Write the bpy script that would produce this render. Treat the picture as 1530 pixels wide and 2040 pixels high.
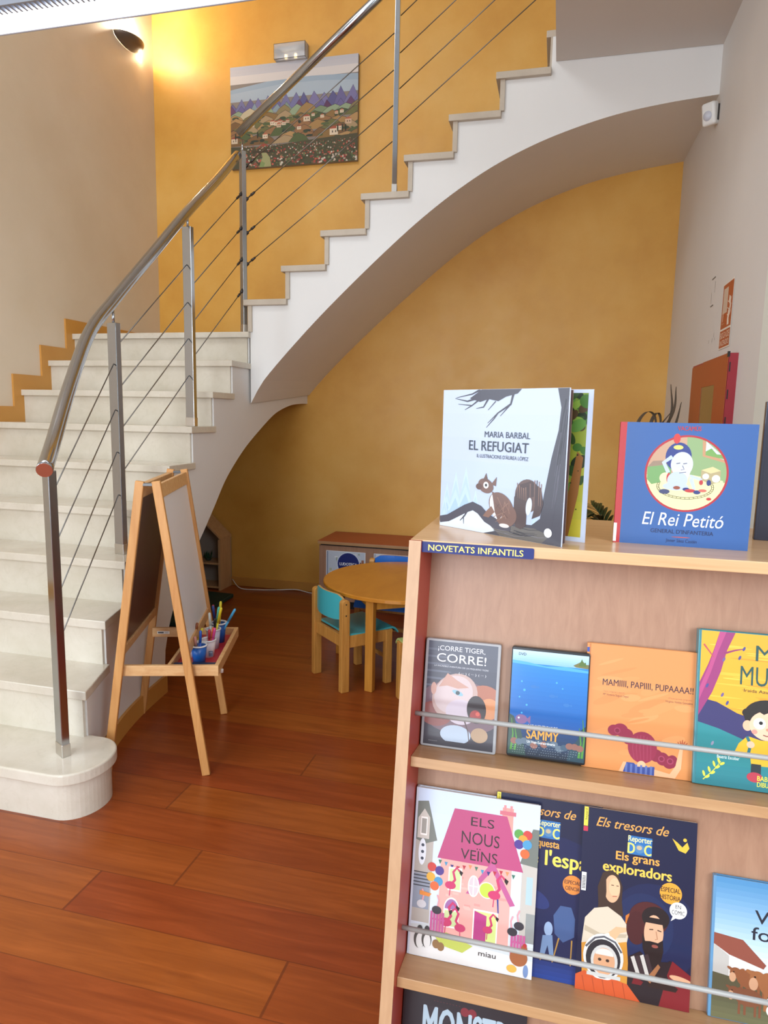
import bpy, bmesh, math, random
from mathutils import Vector, Matrix

for o in list(bpy.data.objects):
    bpy.data.objects.remove(o)
sc = bpy.context.scene
COL = sc.collection
R = math.radians

# ------------------------------------------------------------------ camera
cam_d = bpy.data.cameras.new('camera')
cam = bpy.data.objects.new('camera', cam_d)
COL.objects.link(cam)
cam_d.sensor_fit = 'VERTICAL'
cam_d.sensor_height = 24.0
cam_d.lens = 1350.0 / 2040.0 * 24.0
cam_d.clip_start = 0.02
yaw, pitch, roll = R(-14.196), R(8.135), R(1.101)
fwd = Vector((math.sin(yaw) * math.cos(pitch), math.cos(yaw) * math.cos(pitch), -math.sin(pitch)))
rgt = Vector((math.cos(yaw), -math.sin(yaw), 0))
up = rgt.cross(fwd)
r2 = math.cos(roll) * rgt + math.sin(roll) * up
u2 = -math.sin(roll) * rgt + math.cos(roll) * up
cam.matrix_world = Matrix(((r2.x, u2.x, -fwd.x, 0), (r2.y, u2.y, -fwd.y, 0),
                           (r2.z, u2.z, -fwd.z, 1.335), (0, 0, 0, 1)))
sc.camera = cam

# ------------------------------------------------------------------ view, world, lights
sc.view_settings.view_transform = 'Standard'
sc.view_settings.look = 'None'
sc.view_settings.gamma = 1.0
sc.view_settings.exposure = 0.0
sc.view_settings.use_curve_mapping = False
world = bpy.data.worlds.new('daylight')
sc.world = world
world.use_nodes = True
world.node_tree.nodes['Background'].inputs[0].default_value = (0.93, 0.96, 1.0, 1)
world.node_tree.nodes['Background'].inputs[1].default_value = 0.55


def area(name, loc, target, sx, sy, power, color):
    l = bpy.data.lights.new(name, 'AREA')
    l.shape = 'RECTANGLE'
    l.size, l.size_y, l.energy, l.color = sx, sy, power, color
    o = bpy.data.objects.new(name, l)
    COL.objects.link(o)
    o.location = loc
    o.rotation_euler = (Vector(target) - Vector(loc)).to_track_quat('-Z', 'Y').to_euler()
    return o


# tall windows behind the photographer, one added low fill, and the glazed roof light over the stairwell
area('window_daylight', (-4.3, -0.9, 1.7), (-0.6, 3.6, 1.2), 2.6, 2.4, 120, (0.76, 0.88, 1.0))
area('understair_fill', (-1.1, -3.0, 1.35), (-0.8, 3.6, 1.0), 1.8, 2.2, 112, (0.86, 0.93, 1.0))  # added lamp, brightens the yellow wall under the stairs
area('high_window_daylight', (-0.9, -2.8, 3.7), (-0.9, 3.0, 0.9), 2.6, 2.0, 75, (0.82, 0.91, 1.0))
area('door_daylight', (2.1, -1.1, 2.2), (-1.6, 2.7, 0.7), 1.6, 2.0, 100, (0.80, 0.90, 1.0))
area('roof_daylight', (-2.3, 1.0, 4.9), (-2.1, 1.9, 0.0), 1.4, 1.4, 40, (0.88, 0.94, 1.0))

# ------------------------------------------------------------------ materials
MATS = {}


def srgb(c):
    if isinstance(c, str):
        c = tuple(int(c[i:i + 2], 16) / 255 for i in (0, 2, 4))
    return tuple((v / 12.92 if v <= 0.04045 else ((v + 0.055) / 1.055) ** 2.4) for v in c)


def new_mat(name):
    m = bpy.data.materials.new(name)
    m.use_nodes = True
    return m, m.node_tree.nodes, m.node_tree.links, m.node_tree.nodes['Principled BSDF']


def plain(name, c, rough=0.5, metal=0.0, coat=0.0, emit=None, es=0.0, var=0.0, vscale=6.0, bump=0.0, bscale=200.0, spec=0.5):
    if name in MATS:
        return MATS[name]
    m, n, l, b = new_mat(name)
    c = srgb(c)
    b.inputs['Base Color'].default_value = (*c, 1)
    b.inputs['Roughness'].default_value = rough
    b.inputs['Metallic'].default_value = metal
    b.inputs['Specular IOR Level'].default_value = spec
    if coat:
        b.inputs['Coat Weight'].default_value = coat
        b.inputs['Coat Roughness'].default_value = 0.06
    if emit:
        b.inputs['Emission Color'].default_value = (*srgb(emit), 1)
        b.inputs['Emission Strength'].default_value = es
    tc = n.new('ShaderNodeTexCoord')
    if var:
        t = n.new('ShaderNodeTexNoise')
        t.inputs['Scale'].default_value = vscale
        t.inputs['Detail'].default_value = 5
        l.new(tc.outputs['Object'], t.inputs['Vector'])
        r = n.new('ShaderNodeValToRGB')
        r.color_ramp.elements[0].position = 0.3
        r.color_ramp.elements[1].position = 0.7
        r.color_ramp.elements[0].color = (*[v * (1 - var) for v in c], 1)
        r.color_ramp.elements[1].color = (*[min(1, v * (1 + var)) for v in c], 1)
        l.new(t.outputs['Fac'], r.inputs['Fac'])
        l.new(r.outputs['Color'], b.inputs['Base Color'])
    if bump:
        t2 = n.new('ShaderNodeTexNoise')
        t2.inputs['Scale'].default_value = bscale
        t2.inputs['Detail'].default_value = 4
        l.new(tc.outputs['Object'], t2.inputs['Vector'])
        bp = n.new('ShaderNodeBump')
        bp.inputs['Strength'].default_value = bump
        bp.inputs['Distance'].default_value = 0.002
        l.new(t2.outputs['Fac'], bp.inputs['Height'])
        l.new(bp.outputs['Normal'], b.inputs['Normal'])
    MATS[name] = m
    return m


def wood(name, dark, light, grain=(1, 1, 1), rough=0.4, scale=1.0, coat=0.0, contrast=(0.3, 0.7)):
    """straight-grained wood: noise stretched along one axis"""
    if name in MATS:
        return MATS[name]
    m, n, l, b = new_mat(name)
    tc = n.new('ShaderNodeTexCoord')
    mp = n.new('ShaderNodeMapping')
    mp.inputs['Scale'].default_value = grain
    l.new(tc.outputs['Object'], mp.inputs['Vector'])
    t = n.new('ShaderNodeTexNoise')
    t.inputs['Scale'].default_value = scale
    t.inputs['Detail'].default_value = 8
    t.inputs['Roughness'].default_value = 0.62
    t.inputs['Distortion'].default_value = 0.6
    l.new(mp.outputs['Vector'], t.inputs['Vector'])
    r = n.new('ShaderNodeValToRGB')
    r.color_ramp.elements[0].position = contrast[0]
    r.color_ramp.elements[1].position = contrast[1]
    r.color_ramp.elements[0].color = (*srgb(dark), 1)
    r.color_ramp.elements[1].color = (*srgb(light), 1)
    l.new(t.outputs['Fac'], r.inputs['Fac'])
    l.new(r.outputs['Color'], b.inputs['Base Color'])
    b.inputs['Roughness'].default_value = rough
    if coat:
        b.inputs['Coat Weight'].default_value = coat
        b.inputs['Coat Roughness'].default_value = 0.12
    MATS[name] = m
    return m


def stucco(name, cols, rough=0.4, scale=2.2):
    """sponged glaze paint: two noises blended over three close tints"""
    m, n, l, b = new_mat(name)
    tc = n.new('ShaderNodeTexCoord')
    t = n.new('ShaderNodeTexNoise')
    t.inputs['Scale'].default_value = scale
    t.inputs['Detail'].default_value = 9
    t.inputs['Roughness'].default_value = 0.6
    l.new(tc.outputs['Object'], t.inputs['Vector'])
    r = n.new('ShaderNodeValToRGB')
    r.color_ramp.elements[0].position = 0.3
    r.color_ramp.elements[1].position = 0.72
    r.color_ramp.elements[0].color = (*srgb(cols[0]), 1)
    r.color_ramp.elements[1].color = (*srgb(cols[2]), 1)
    e = r.color_ramp.elements.new(0.5)
    e.color = (*srgb(cols[1]), 1)
    l.new(t.outputs['Fac'], r.inputs['Fac'])
    l.new(r.outputs['Color'], b.inputs['Base Color'])
    t2 = n.new('ShaderNodeTexNoise')
    t2.inputs['Scale'].default_value = 9
    t2.inputs['Detail'].default_value = 6
    l.new(tc.outputs['Object'], t2.inputs['Vector'])
    mr = n.new('ShaderNodeMapRange')
    mr.inputs['To Min'].default_value = rough - 0.06
    mr.inputs['To Max'].default_value = rough + 0.14
    l.new(t2.outputs['Fac'], mr.inputs['Value'])
    l.new(mr.outputs['Result'], b.inputs['Roughness'])
    bp = n.new('ShaderNodeBump')
    bp.inputs['Strength'].default_value = 0.25
    bp.inputs['Distance'].default_value = 0.004
    l.new(t2.outputs['Fac'], bp.inputs['Height'])
    l.new(bp.outputs['Normal'], b.inputs['Normal'])
    return m


def marble(name, base, light, vein, rough=0.12):
    m, n, l, b = new_mat(name)
    tc = n.new('ShaderNodeTexCoord')
    t = n.new('ShaderNodeTexNoise')
    t.inputs['Scale'].default_value = 5
    t.inputs['Detail'].default_value = 10
    t.inputs['Roughness'].default_value = 0.65
    l.new(tc.outputs['Object'], t.inputs['Vector'])
    r = n.new('ShaderNodeValToRGB')
    r.color_ramp.elements[0].position = 0.32
    r.color_ramp.elements[1].position = 0.7
    r.color_ramp.elements[0].color = (*srgb(base), 1)
    r.color_ramp.elements[1].color = (*srgb(light), 1)
    l.new(t.outputs['Fac'], r.inputs['Fac'])
    t2 = n.new('ShaderNodeTexNoise')
    t2.inputs['Scale'].default_value = 7
    t2.inputs['Detail'].default_value = 8
    t2.inputs['Distortion'].default_value = 1.6
    l.new(tc.outputs['Object'], t2.inputs['Vector'])
    v = n.new('ShaderNodeValToRGB')
    v.color_ramp.elements[0].position = 0.485
    v.color_ramp.elements[0].color = (0, 0, 0, 1)
    v.color_ramp.elements[1].position = 0.515
    v.color_ramp.elements[1].color = (0, 0, 0, 1)
    e = v.color_ramp.elements.new(0.5)
    e.color = (0.10, 0.10, 0.10, 1)
    l.new(t2.outputs['Fac'], v.inputs['Fac'])
    mx = n.new('ShaderNodeMix')
    mx.data_type = 'RGBA'
    mx.inputs['B'].default_value = (*srgb(vein), 1)
    l.new(v.outputs['Color'], mx.inputs['Factor'])
    l.new(r.outputs['Color'], mx.inputs['A'])
    l.new(mx.outputs['Result'], b.inputs['Base Color'])
    b.inputs['Roughness'].default_value = rough
    return m


def floor_mat():
    m, n, l, b = new_mat('cherry_planks')
    tc = n.new('ShaderNodeTexCoord')
    sep = n.new('ShaderNodeSeparateXYZ')
    l.new(tc.outputs['Object'], sep.inputs['Vector'])

    def math_n(op, a=None, c=None):
        k = n.new('ShaderNodeMath')
        k.operation = op
        for i, v in enumerate((a, c)):
            if v is None:
                continue
            if isinstance(v, (int, float)):
                k.inputs[i].default_value = v
            else:
                l.new(v, k.inputs[i])
        return k.outputs[0]
    PW, PL = 0.164, 2.2
    row = math_n('DIVIDE', math_n('ADD', sep.outputs['Y'], 0.082), PW)
    ri = math_n('FLOOR', row)
    rf = math_n('FRACT', row)
    wn = n.new('ShaderNodeTexWhiteNoise')
    wn.noise_dimensions = '1D'
    l.new(ri, wn.inputs['W'])
    col = math_n('ADD', math_n('DIVIDE', sep.outputs['X'], PL), math_n('MULTIPLY', wn.outputs['Value'], 5.0))
    ci = math_n('FLOOR', col)
    cf = math_n('FRACT', col)
    wn2 = n.new('ShaderNodeTexWhiteNoise')
    wn2.noise_dimensions = '2D'
    cb = n.new('ShaderNodeCombineXYZ')
    l.new(ri, cb.inputs[0])
    l.new(ci, cb.inputs[1])
    l.new(cb.outputs[0], wn2.inputs['Vector'])
    # grain
    cb2 = n.new('ShaderNodeCombineXYZ')
    l.new(math_n('MULTIPLY', sep.outputs['X'], 2.6), cb2.inputs[0])
    l.new(math_n('MULTIPLY', sep.outputs['Y'], 34.0), cb2.inputs[1])
    l.new(math_n('MULTIPLY', wn2.outputs['Value'], 37.0), cb2.inputs[2])
    t = n.new('ShaderNodeTexNoise')
    t.inputs['Scale'].default_value = 1.0
    t.inputs['Detail'].default_value = 9
    t.inputs['Roughness'].default_value = 0.6
    t.inputs['Distortion'].default_value = 0.9
    l.new(cb2.outputs[0], t.inputs['Vector'])
    r = n.new('ShaderNodeValToRGB')
    r.color_ramp.elements[0].position = 0.2
    r.color_ramp.elements[0].color = (*srgb('7a3512'), 1)
    r.color_ramp.elements[1].position = 0.82
    r.color_ramp.elements[1].color = (*srgb('a85424'), 1)
    e = r.color_ramp.elements.new(0.5)
    e.color = (*srgb('8f4419'), 1)
    l.new(t.outputs['Fac'], r.inputs['Fac'])
    hsv = n.new('ShaderNodeHueSaturation')
    mv = n.new('ShaderNodeMapRange')
    mv.inputs['To Min'].default_value = 0.90
    mv.inputs['To Max'].default_value = 1.10
    l.new(wn2.outputs['Value'], mv.inputs['Value'])
    l.new(mv.outputs['Result'], hsv.inputs['Value'])
    mh = n.new('ShaderNodeMapRange')
    mh.inputs['To Min'].default_value = 0.495
    mh.inputs['To Max'].default_value = 0.507
    l.new(wn2.outputs['Value'], mh.inputs['Value'])
    l.new(mh.outputs['Result'], hsv.inputs['Hue'])
    l.new(r.outputs['Color'], hsv.inputs['Color'])
    # seams
    g1 = math_n('LESS_THAN', rf, 0.018)
    g2 = math_n('LESS_THAN', cf, 0.003)
    g = math_n('MAXIMUM', g1, g2)
    mx = n.new('ShaderNodeMix')
    mx.data_type = 'RGBA'
    mx.inputs['B'].default_value = (*srgb('5a2712'), 1)
    l.new(math_n('MULTIPLY', g, 0.6), mx.inputs['Factor'])
    l.new(hsv.outputs['Color'], mx.inputs['A'])
    l.new(mx.outputs['Result'], b.inputs['Base Color'])
    b.inputs['Roughness'].default_value = 0.3
    b.inputs['Specular IOR Level'].default_value = 0.4
    return m


def art_mat():
    m, n, l, b = new_mat('printed_ink')
    a = n.new('ShaderNodeAttribute')
    a.attribute_name = 'ink'
    l.new(a.outputs['Color'], b.inputs['Base Color'])
    b.inputs['Roughness'].default_value = 0.4
    b.inputs['Coat Weight'].default_value = 0.18
    b.inputs['Coat Roughness'].default_value = 0.1
    m2 = m.copy()
    m2.name = 'painted_canvas'
    m2.node_tree.nodes['Principled BSDF'].inputs['Coat Weight'].default_value = 0
    m2.node_tree.nodes['Principled BSDF'].inputs['Roughness'].default_value = 0.7
    return m, m2


INK, CANVAS = art_mat()
M_FLOOR = floor_mat()
M_YELLOW = stucco('yellow_glaze', ('d49a40', 'dda64b', 'e5b45e'), 0.42, 2.0)
M_CREAM = stucco('cream_paint', ('d2bfa4', 'd8c7ae', 'decdb7'), 0.5, 1.2)
M_WHITE = plain('white_plaster', 'e2e0dc', 0.6, var=0.015, vscale=3, bump=0.1, bscale=60)
M_WALLR = plain('off_white_wall', 'dad5cf', 0.6, var=0.02, vscale=2, bump=0.1, bscale=60)
M_PIER = plain('pale_green_white', 'e2e6dc', 0.5)
M_MARBLE = marble('cream_marble', 'c8bfac', 'd9d1c2', '9c8d76')
M_MARBLE2 = marble('honed_dim_marble', 'b5a794', 'c4b7a5', '9a8b76', 0.45)  # unpolished stone, also darkened for the weaker light on the upper flight
M_ORANGE = plain('ochre_skirting', 'c68d42', 0.4, var=0.04)
M_STEEL = plain('polished_steel', 'b2b6bc', 0.15, metal=1.0)
M_CABLE = plain('steel_cable', '86827d', 0.35, metal=1.0)
M_DARK = plain('dark_metal', '4a4542', 0.4, metal=0.7)
M_BEECH = wood('beech_laminate', '977058', 'ae876c', (70, 70, 4), 0.38, 1.0, contrast=(0.2, 0.8))
M_BEECHX = wood('beech_edge', 'a47a51', 'be966b', (4, 70, 70), 0.38, 1.0, contrast=(0.2, 0.8))
M_BEECHT = wood('beech_top', 'c99d70', 'dab488', (3, 60, 60), 0.3, 1.0, coat=0.2)
M_RED = plain('red_laminate', '9c3524', 0.4)
M_BRICK = plain('brick_red_top', 'a8502c', 0.45)
M_PINE = wood('pine', 'c28648', 'd49d5e', (60, 60, 5), 0.45, 1.0)
M_PINEX = wood('pine_rail', 'cd9760', 'dfb57e', (5, 60, 60), 0.45, 1.0)
M_CHAIR = wood('chair_beech', 'b97f38', 'd59c50', (60, 60, 5), 0.35, 1.0, coat=0.2)
M_TABLE = wood('table_top_wood', 'c07a22', 'd18c2d', (8, 3, 3), 0.32, 1.0, coat=0.2)
M_GREYROD = plain('grey_rod', 'a3a39f', 0.35)
M_PAPER = plain('page_paper', 'e6dfd0', 0.8)
M_BLACK = plain('black_plastic', '17171a', 0.35)
M_WHITEP = plain('white_plastic', 'e6e5e0', 0.35)


# ------------------------------------------------------------------ mesh helpers
class MB:
    def __init__(self):
        self.v, self.f, self.s = [], [], []

    def add(self, vs, fs, smooth=False):
        o = len(self.v)
        self.v += [Vector(p) for p in vs]
        for f in fs:
            self.f.append([i + o for i in f])
            self.s.append(smooth)
        return self

    def box(self, a, b, M=None):
        x0, y0, z0 = a
        x1, y1, z1 = b
        vs = [Vector((x, y, z)) for x in (x0, x1) for y in (y0, y1) for z in (z0, z1)]
        if M is not None:
            vs = [M @ v for v in vs]
        return self.add(vs, [(0, 1, 3, 2), (4, 6, 7, 5), (0, 4, 5, 1), (2, 3, 7, 6), (0, 2, 6, 4), (1, 5, 7, 3)])

    def bar(self, p, q, w, d, side=(1, 0, 0)):
        """rectangular bar p->q, width w along side, depth d across"""
        p, q = Vector(p), Vector(q)
        t = (q - p).normalized()
        s = Vector(side)
        s = (s - t * s.dot(t)).normalized()
        n = t.cross(s)
        vs = []
        for c in (p, q):
            for i, j in ((-1, -1), (1, -1), (1, 1), (-1, 1)):
                vs.append(c + s * (w / 2 * i) + n * (d / 2 * j))
        return self.add(vs, [(0, 3, 2, 1), (4, 5, 6, 7), (0, 1, 5, 4), (1, 2, 6, 5), (2, 3, 7, 6), (3, 0, 4, 7)])

    def tube(self, pts, r, n=12, cap=True, radii=None):
        pts = [Vector(p) for p in pts]
        t0 = (pts[1] - pts[0]).normalized()
        ref = Vector((0, 0, 1)) if abs(t0.z) < 0.9 else Vector((1, 0, 0))
        vs = []
        s = None
        for i, p in enumerate(pts):
            t = (pts[min(i + 1, len(pts) - 1)] - pts[max(i - 1, 0)]).normalized()
            s = (ref.cross(t) if s is None else (s - t * s.dot(t))).normalized()
            b = t.cross(s)
            rr = radii[i] if radii else r
            for k in range(n):
                a = 2 * math.pi * k / n
                vs.append(p + s * (math.cos(a) * rr) + b * (math.sin(a) * rr))
        fs = []
        for i in range(len(pts) - 1):
            for k in range(n):
                fs.append((i * n + k, i * n + (k + 1) % n, (i + 1) * n + (k + 1) % n, (i + 1) * n + k))
        self.add(vs, fs, True)
        if cap:
            o = len(self.v) - len(vs)
            self.f.append([o + k for k in reversed(range(n))])
            self.s.append(False)
            o2 = len(self.v) - n
            self.f.append([o2 + k for k in range(n)])
            self.s.append(False)
        return self

    def lathe(self, prof, c, n=32, smooth=True):
        cx, cy, cz = c
        vs = []
        for r, z in prof:
            for k in range(n):
                a = 2 * math.pi * k / n
                vs.append((cx + r * math.cos(a), cy + r * math.sin(a), cz + z))
        fs = []
        for i in range(len(prof) - 1):
            for k in range(n):
                fs.append((i * n + k, i * n + (k + 1) % n, (i + 1) * n + (k + 1) % n, (i + 1) * n + k))
        return self.add(vs, fs, smooth)

    def prism(self, poly, ext, closed=True):
        """poly: 3D points; ext: extrusion vector"""
        e = Vector(ext)
        k = len(poly)
        vs = [Vector(p) for p in poly] + [Vector(p) + e for p in poly]
        fs = [tuple(reversed(range(k))), tuple(range(k, 2 * k))]
        fs += [(i, (i + 1) % k, k + (i + 1) % k, k + i) for i in range(k)]
        return self.add(vs, fs)


PM = {}


def build(name, mb, m, parent=None, world=False, bevel=0.0, seg=2, smooth_all=False):
    me = bpy.data.meshes.new(name)
    vs = mb.v
    if parent is not None and world:
        inv = PM[parent.name].inverted()
        vs = [inv @ v for v in vs]
    me.from_pydata([tuple(v) for v in vs], [], mb.f)
    me.materials.append(m)
    for p, s in zip(me.polygons, mb.s):
        p.use_smooth = s or smooth_all
    me.validate()
    bm = bmesh.new()
    bm.from_mesh(me)
    bmesh.ops.recalc_face_normals(bm, faces=bm.faces)
    bm.to_mesh(me)
    bm.free()
    o = bpy.data.objects.new(name, me)
    COL.objects.link(o)
    if parent is not None:
        o.parent = parent
        PM[o.name] = PM[parent.name]
    else:
        PM[o.name] = Matrix.Identity(4)
    if bevel:
        b = o.modifiers.new('bevel', 'BEVEL')
        b.width = bevel
        b.segments = seg
        b.limit_method = 'ANGLE'
        b.angle_limit = R(40)
        b.harden_normals = False
    return o


def tag(o, label, cat, group=None):
    o['label'] = label
    o['category'] = cat
    if group:
        o['group'] = group
    return o


def thing(name, label, cat, M, group=None):
    o = bpy.data.objects.new(name, None)
    o.empty_display_size = 0.05
    COL.objects.link(o)
    if not isinstance(M, Matrix):
        M = Matrix.Translation(Vector(M))
    o.matrix_world = M
    PM[o.name] = M
    return tag(o, label, cat, group)


def struct(name, mb, m, **k):
    o = build(name, mb, m, **k)
    o['kind'] = 'structure'
    return o


def frame(o, x, y, z):
    return Matrix(((x[0], y[0], z[0], o[0]), (x[1], y[1], z[1], o[1]), (x[2], y[2], z[2], o[2]), (0, 0, 0, 1)))


# ------------------------------------------------------------------ printed art: flat coloured shapes in thin layers
class Art:
    """x, y in percent of width / height, y downwards; colours are inks"""

    def __init__(self, w, h):
        self.w, self.h = w, h
        self.v, self.f, self.c = [], [], []
        self.layer = 0
        self.dy = 0.0                                         # shift of what is drawn next

    def P(self, x, y):
        return (x / 100 * self.w, (1 - (y + self.dy) / 100) * self.h, 0.0002 + self.layer * 5e-6)

    def poly(self, pts, c, same=False):
        self.layer += 1
        for ax, lim, sg_ in ((0, 0, 1), (0, 100, -1), (1, 0, 1), (1, 100, -1)):    # trim at the edge of the sheet
            out = []
            for i, p in enumerate(pts):
                q = pts[i - 1]
                ip, iq = (p[ax] - lim) * sg_ >= 0, (q[ax] - lim) * sg_ >= 0
                if ip != iq:
                    t = (lim - q[ax]) / (p[ax] - q[ax])
                    out.append((q[0] + (p[0] - q[0]) * t, q[1] + (p[1] - q[1]) * t))
                if ip:
                    out.append(p)
            pts = out
            if len(pts) < 3:
                return self
        o = len(self.v)
        self.v += [self.P(*p) for p in pts]
        self.f.append(list(range(o, o + len(pts))))
        self.c.append(srgb(c))
        return self

    def rect(self, x0, y0, x1, y1, c, same=False):
        return self.poly([(x0, y1), (x1, y1), (x1, y0), (x0, y0)], c, same)

    def ell(self, x, y, rx, ry, c, same=False, n=26, rot=0.0, a0=0, a1=360):
        pts = []
        full = a1 - a0 >= 360
        for k in range(n + (0 if full else 1)):
            a = R(a0 + (a1 - a0) * k / n)
            dx, dy = rx * math.cos(a), ry * math.sin(a)
            pts.append((x + dx * math.cos(rot) - dy * math.sin(rot), y - dx * math.sin(rot) - dy * math.cos(rot)))
        return self.poly(pts, c, same)

    def circ(self, x, y, r, c, same=False, n=26):
        return self.ell(x, y, r, r * self.w / self.h, c, same, n)

    def line(self, pts, w, c, w1=None, same=False):
        """stroke of percent-of-width thickness w, tapering to w1"""
        if w1 is None:
            w1 = w
        if not same:
            self.layer += 1
        a = self.h / self.w
        L, Rr = [], []
        m = len(pts) - 1
        for i, p in enumerate(pts):
            q0, q1 = pts[max(i - 1, 0)], pts[min(i + 1, m)]
            dx, dy = q1[0] - q0[0], (q1[1] - q0[1]) * a
            d = math.hypot(dx, dy) or 1
            ww = (w + (w1 - w) * i / m) / 2
            nx, ny = -dy / d * ww, dx / d * ww / a
            L.append((p[0] + nx, p[1] + ny))
            Rr.append((p[0] - nx, p[1] - ny))
        for i in range(m):
            self.poly([L[i], L[i + 1], Rr[i + 1], Rr[i]], c, True)
        return self

    def grad(self, x0, y0, x1, y1, c0, c1, n=10):
        a = [int(c0[i:i + 2], 16) for i in (0, 2, 4)]
        b = [int(c1[i:i + 2], 16) for i in (0, 2, 4)]
        self.layer += 1
        for k in range(n):
            t = (k + 0.5) / n
            col = ''.join('%02x' % round(p + (q - p) * t) for p, q in zip(a, b))
            self.rect(x0, y0 + (y1 - y0) * k / n, x1, y0 + (y1 - y0) * (k + 1) / n, col, True)
        return self

    def text(self, s, x0, x1, ytop, ybase, c, bold=0.0, shear=0.0, slope=0.0, up=False):
        """fit the string between x0..x1, capital height ytop..ybase; slope tilts the line (percent per percent)"""
        self.layer += 1
        cu = bpy.data.curves.new('t', 'FONT')
        cu.body = s
        cu.size = 1.0
        cu.shear = shear
        cu.resolution_u = 3
        ob = bpy.data.objects.new('t', cu)
        COL.objects.link(ob)
        dg = bpy.context.evaluated_depsgraph_get()
        me = bpy.data.meshes.new_from_object(ob.evaluated_get(dg))
        vs = [v.co.copy() for v in me.vertices]
        fs = [list(p.vertices) for p in me.polygons]
        bpy.data.objects.remove(ob)
        bpy.data.curves.remove(cu)
        bpy.data.meshes.remove(me)
        if not vs:
            return self
        a, b = min(v.x for v in vs), max(v.x for v in vs)
        cap = 0.729 if CAP is None else CAP
        o = len(self.v)
        col = srgb(c)
        em = abs(ybase - ytop) / cap                      # percent of the height per em
        ex = em * self.h / self.w
        bw = max(0.0, bold)
        n_ = 1 + (4 if bw > 0 else 0)                     # heavier weights: the outline struck again, shifted a little
        for k in range(n_):
            sx_, sy_ = ((0, 0), (1, 0), (-1, 0), (0, .6), (0, -.6))[k]
            self.layer += 0.4
            o = len(self.v)
            for v in vs:
                px = x0 + (v.x - a) / (b - a) * (x1 - x0) + sx_ * bw * ex * .45
                py = ybase - v.y / cap * (ybase - ytop) + slope * (px - x0) + sy_ * bw * em * .45
                if up:                                     # reading upwards: x0..x1 is the glyph height, ybase..ytop the line
                    px = x1 - v.y / cap * (x1 - x0)
                    py = ybase - (v.x - a) / (b - a) * (ybase - ytop)
                self.v.append(self.P(px, py))
            for f in fs:
                self.f.append([i + o for i in f])
                self.c.append(col)
        return self

    def build(self, name, parent, M=None, mat=None):
        me = bpy.data.meshes.new(name)
        me.from_pydata(self.v, [], self.f)
        at = me.attributes.new('ink', 'FLOAT_COLOR', 'FACE')
        flat = []
        for c in self.c:
            flat += [*c, 1.0]
        at.data.foreach_set('color', flat)
        me.materials.append(mat or INK)
        # all faces towards +z
        bm = bmesh.new()
        bm.from_mesh(me)
        bm.normal_update()
        for f in bm.faces:
            if f.normal.z < 0:
                f.normal_flip()
        bm.to_mesh(me)
        bm.free()
        o = bpy.data.objects.new(name, me)
        COL.objects.link(o)
        o.parent = parent
        PM[o.name] = PM[parent.name]
        if M is not None:
            o.matrix_local = M
            PM[o.name] = PM[parent.name] @ M
        return o


CAP = None


def cap_height():
    cu = bpy.data.curves.new('t', 'FONT')
    cu.body = 'H'
    ob = bpy.data.objects.new('t', cu)
    COL.objects.link(ob)
    dg = bpy.context.evaluated_depsgraph_get()
    me = bpy.data.meshes.new_from_object(ob.evaluated_get(dg))
    h = max(v.co.y for v in me.vertices)
    bpy.data.objects.remove(ob)
    bpy.data.curves.remove(cu)
    bpy.data.meshes.remove(me)
    return h


CAP = cap_height()
rnd = random.Random(7)

# ------------------------------------------------------------------ room shell
H = 0.18                                   # riser
YB = 4.716                                 # back wall
XL, XR = -2.98, 0.655                      # left and right walls
ZC = 5.4
struct('floor', MB().box((-4.6, -3.2, -0.1), (2.2, YB, 0)), M_FLOOR)
struct('wall_back', MB().box((XL - 0.2, YB, 0), (XR + 0.2, YB + 0.2, ZC)), M_YELLOW)
struct('wall_left', MB().box((XL - 0.2, 0.6, 0), (XL, YB, ZC)), M_CREAM)
struct('wall_right', MB().box((XR, 2.615, 0), (XR + 0.2, YB, ZC)), M_WALLR)
struct('trim_1', MB().box((XR - 0.004, 0.9, 0), (XR + 0.2, 2.615, ZC)), M_PIER, bevel=0.006)
struct('ceiling', MB().add([(-4.6, -0.4, ZC), (2.2, -0.4, ZC), (2.2, YB, ZC), (-4.6, YB, ZC), (-4.6, -0.4, ZC + .1), (2.2, -0.4, ZC + .1), (2.2, YB, ZC + .1), (-4.6, YB, ZC + .1)],
       [(0, 1, 2, 3), (7, 6, 5, 4), (0, 4, 5, 1), (1, 5, 6, 2), (2, 6, 7, 3), (3, 7, 4, 0)]), M_WHITE)
# upper storey slab right of the stairwell; unseen near part added to block light
struct('ceiling_slab', MB().box((-0.108, 1.7, 3.09), (XR, 3.738, 3.42)).box((-1.1, -2.3, 3.09), (2.2, 1.7, 3.42)), plain('slab_plaster', 'cfc6bd', 0.65, var=0.02, vscale=2))
mb = MB().box((XL + .55, YB - 0.014, 0), (XR, YB, 0.068))
struct('baseboard_back', mb, M_ORANGE, bevel=0.003)

# ------------------------------------------------------------------ staircase
YK = {1: 1.695, 2: 1.925, 3: 2.147, 4: 2.372, 5: 2.595, 6: 2.825, 7: 3.05, 8: 3.275, 9: 3.5, 10: 3.72}
NOSE, TT = 0.032, 0.033
YF = 3.742                                  # plaster face of the upper flight
XK = {11: -1.804, 12: -1.570, 13: -1.336, 14: -1.105, 15: -0.870, 16: -0.636, 17: -0.400, 18: -0.161}


def interp(t, y):
    if y <= t[0][0]:
        return t[0][1]
    for (a, b), (c, d) in zip(t, t[1:]):
        if y <= c:
            return b + (d - b) * (y - a) / (c - a)
    return t[-1][1]


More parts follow.
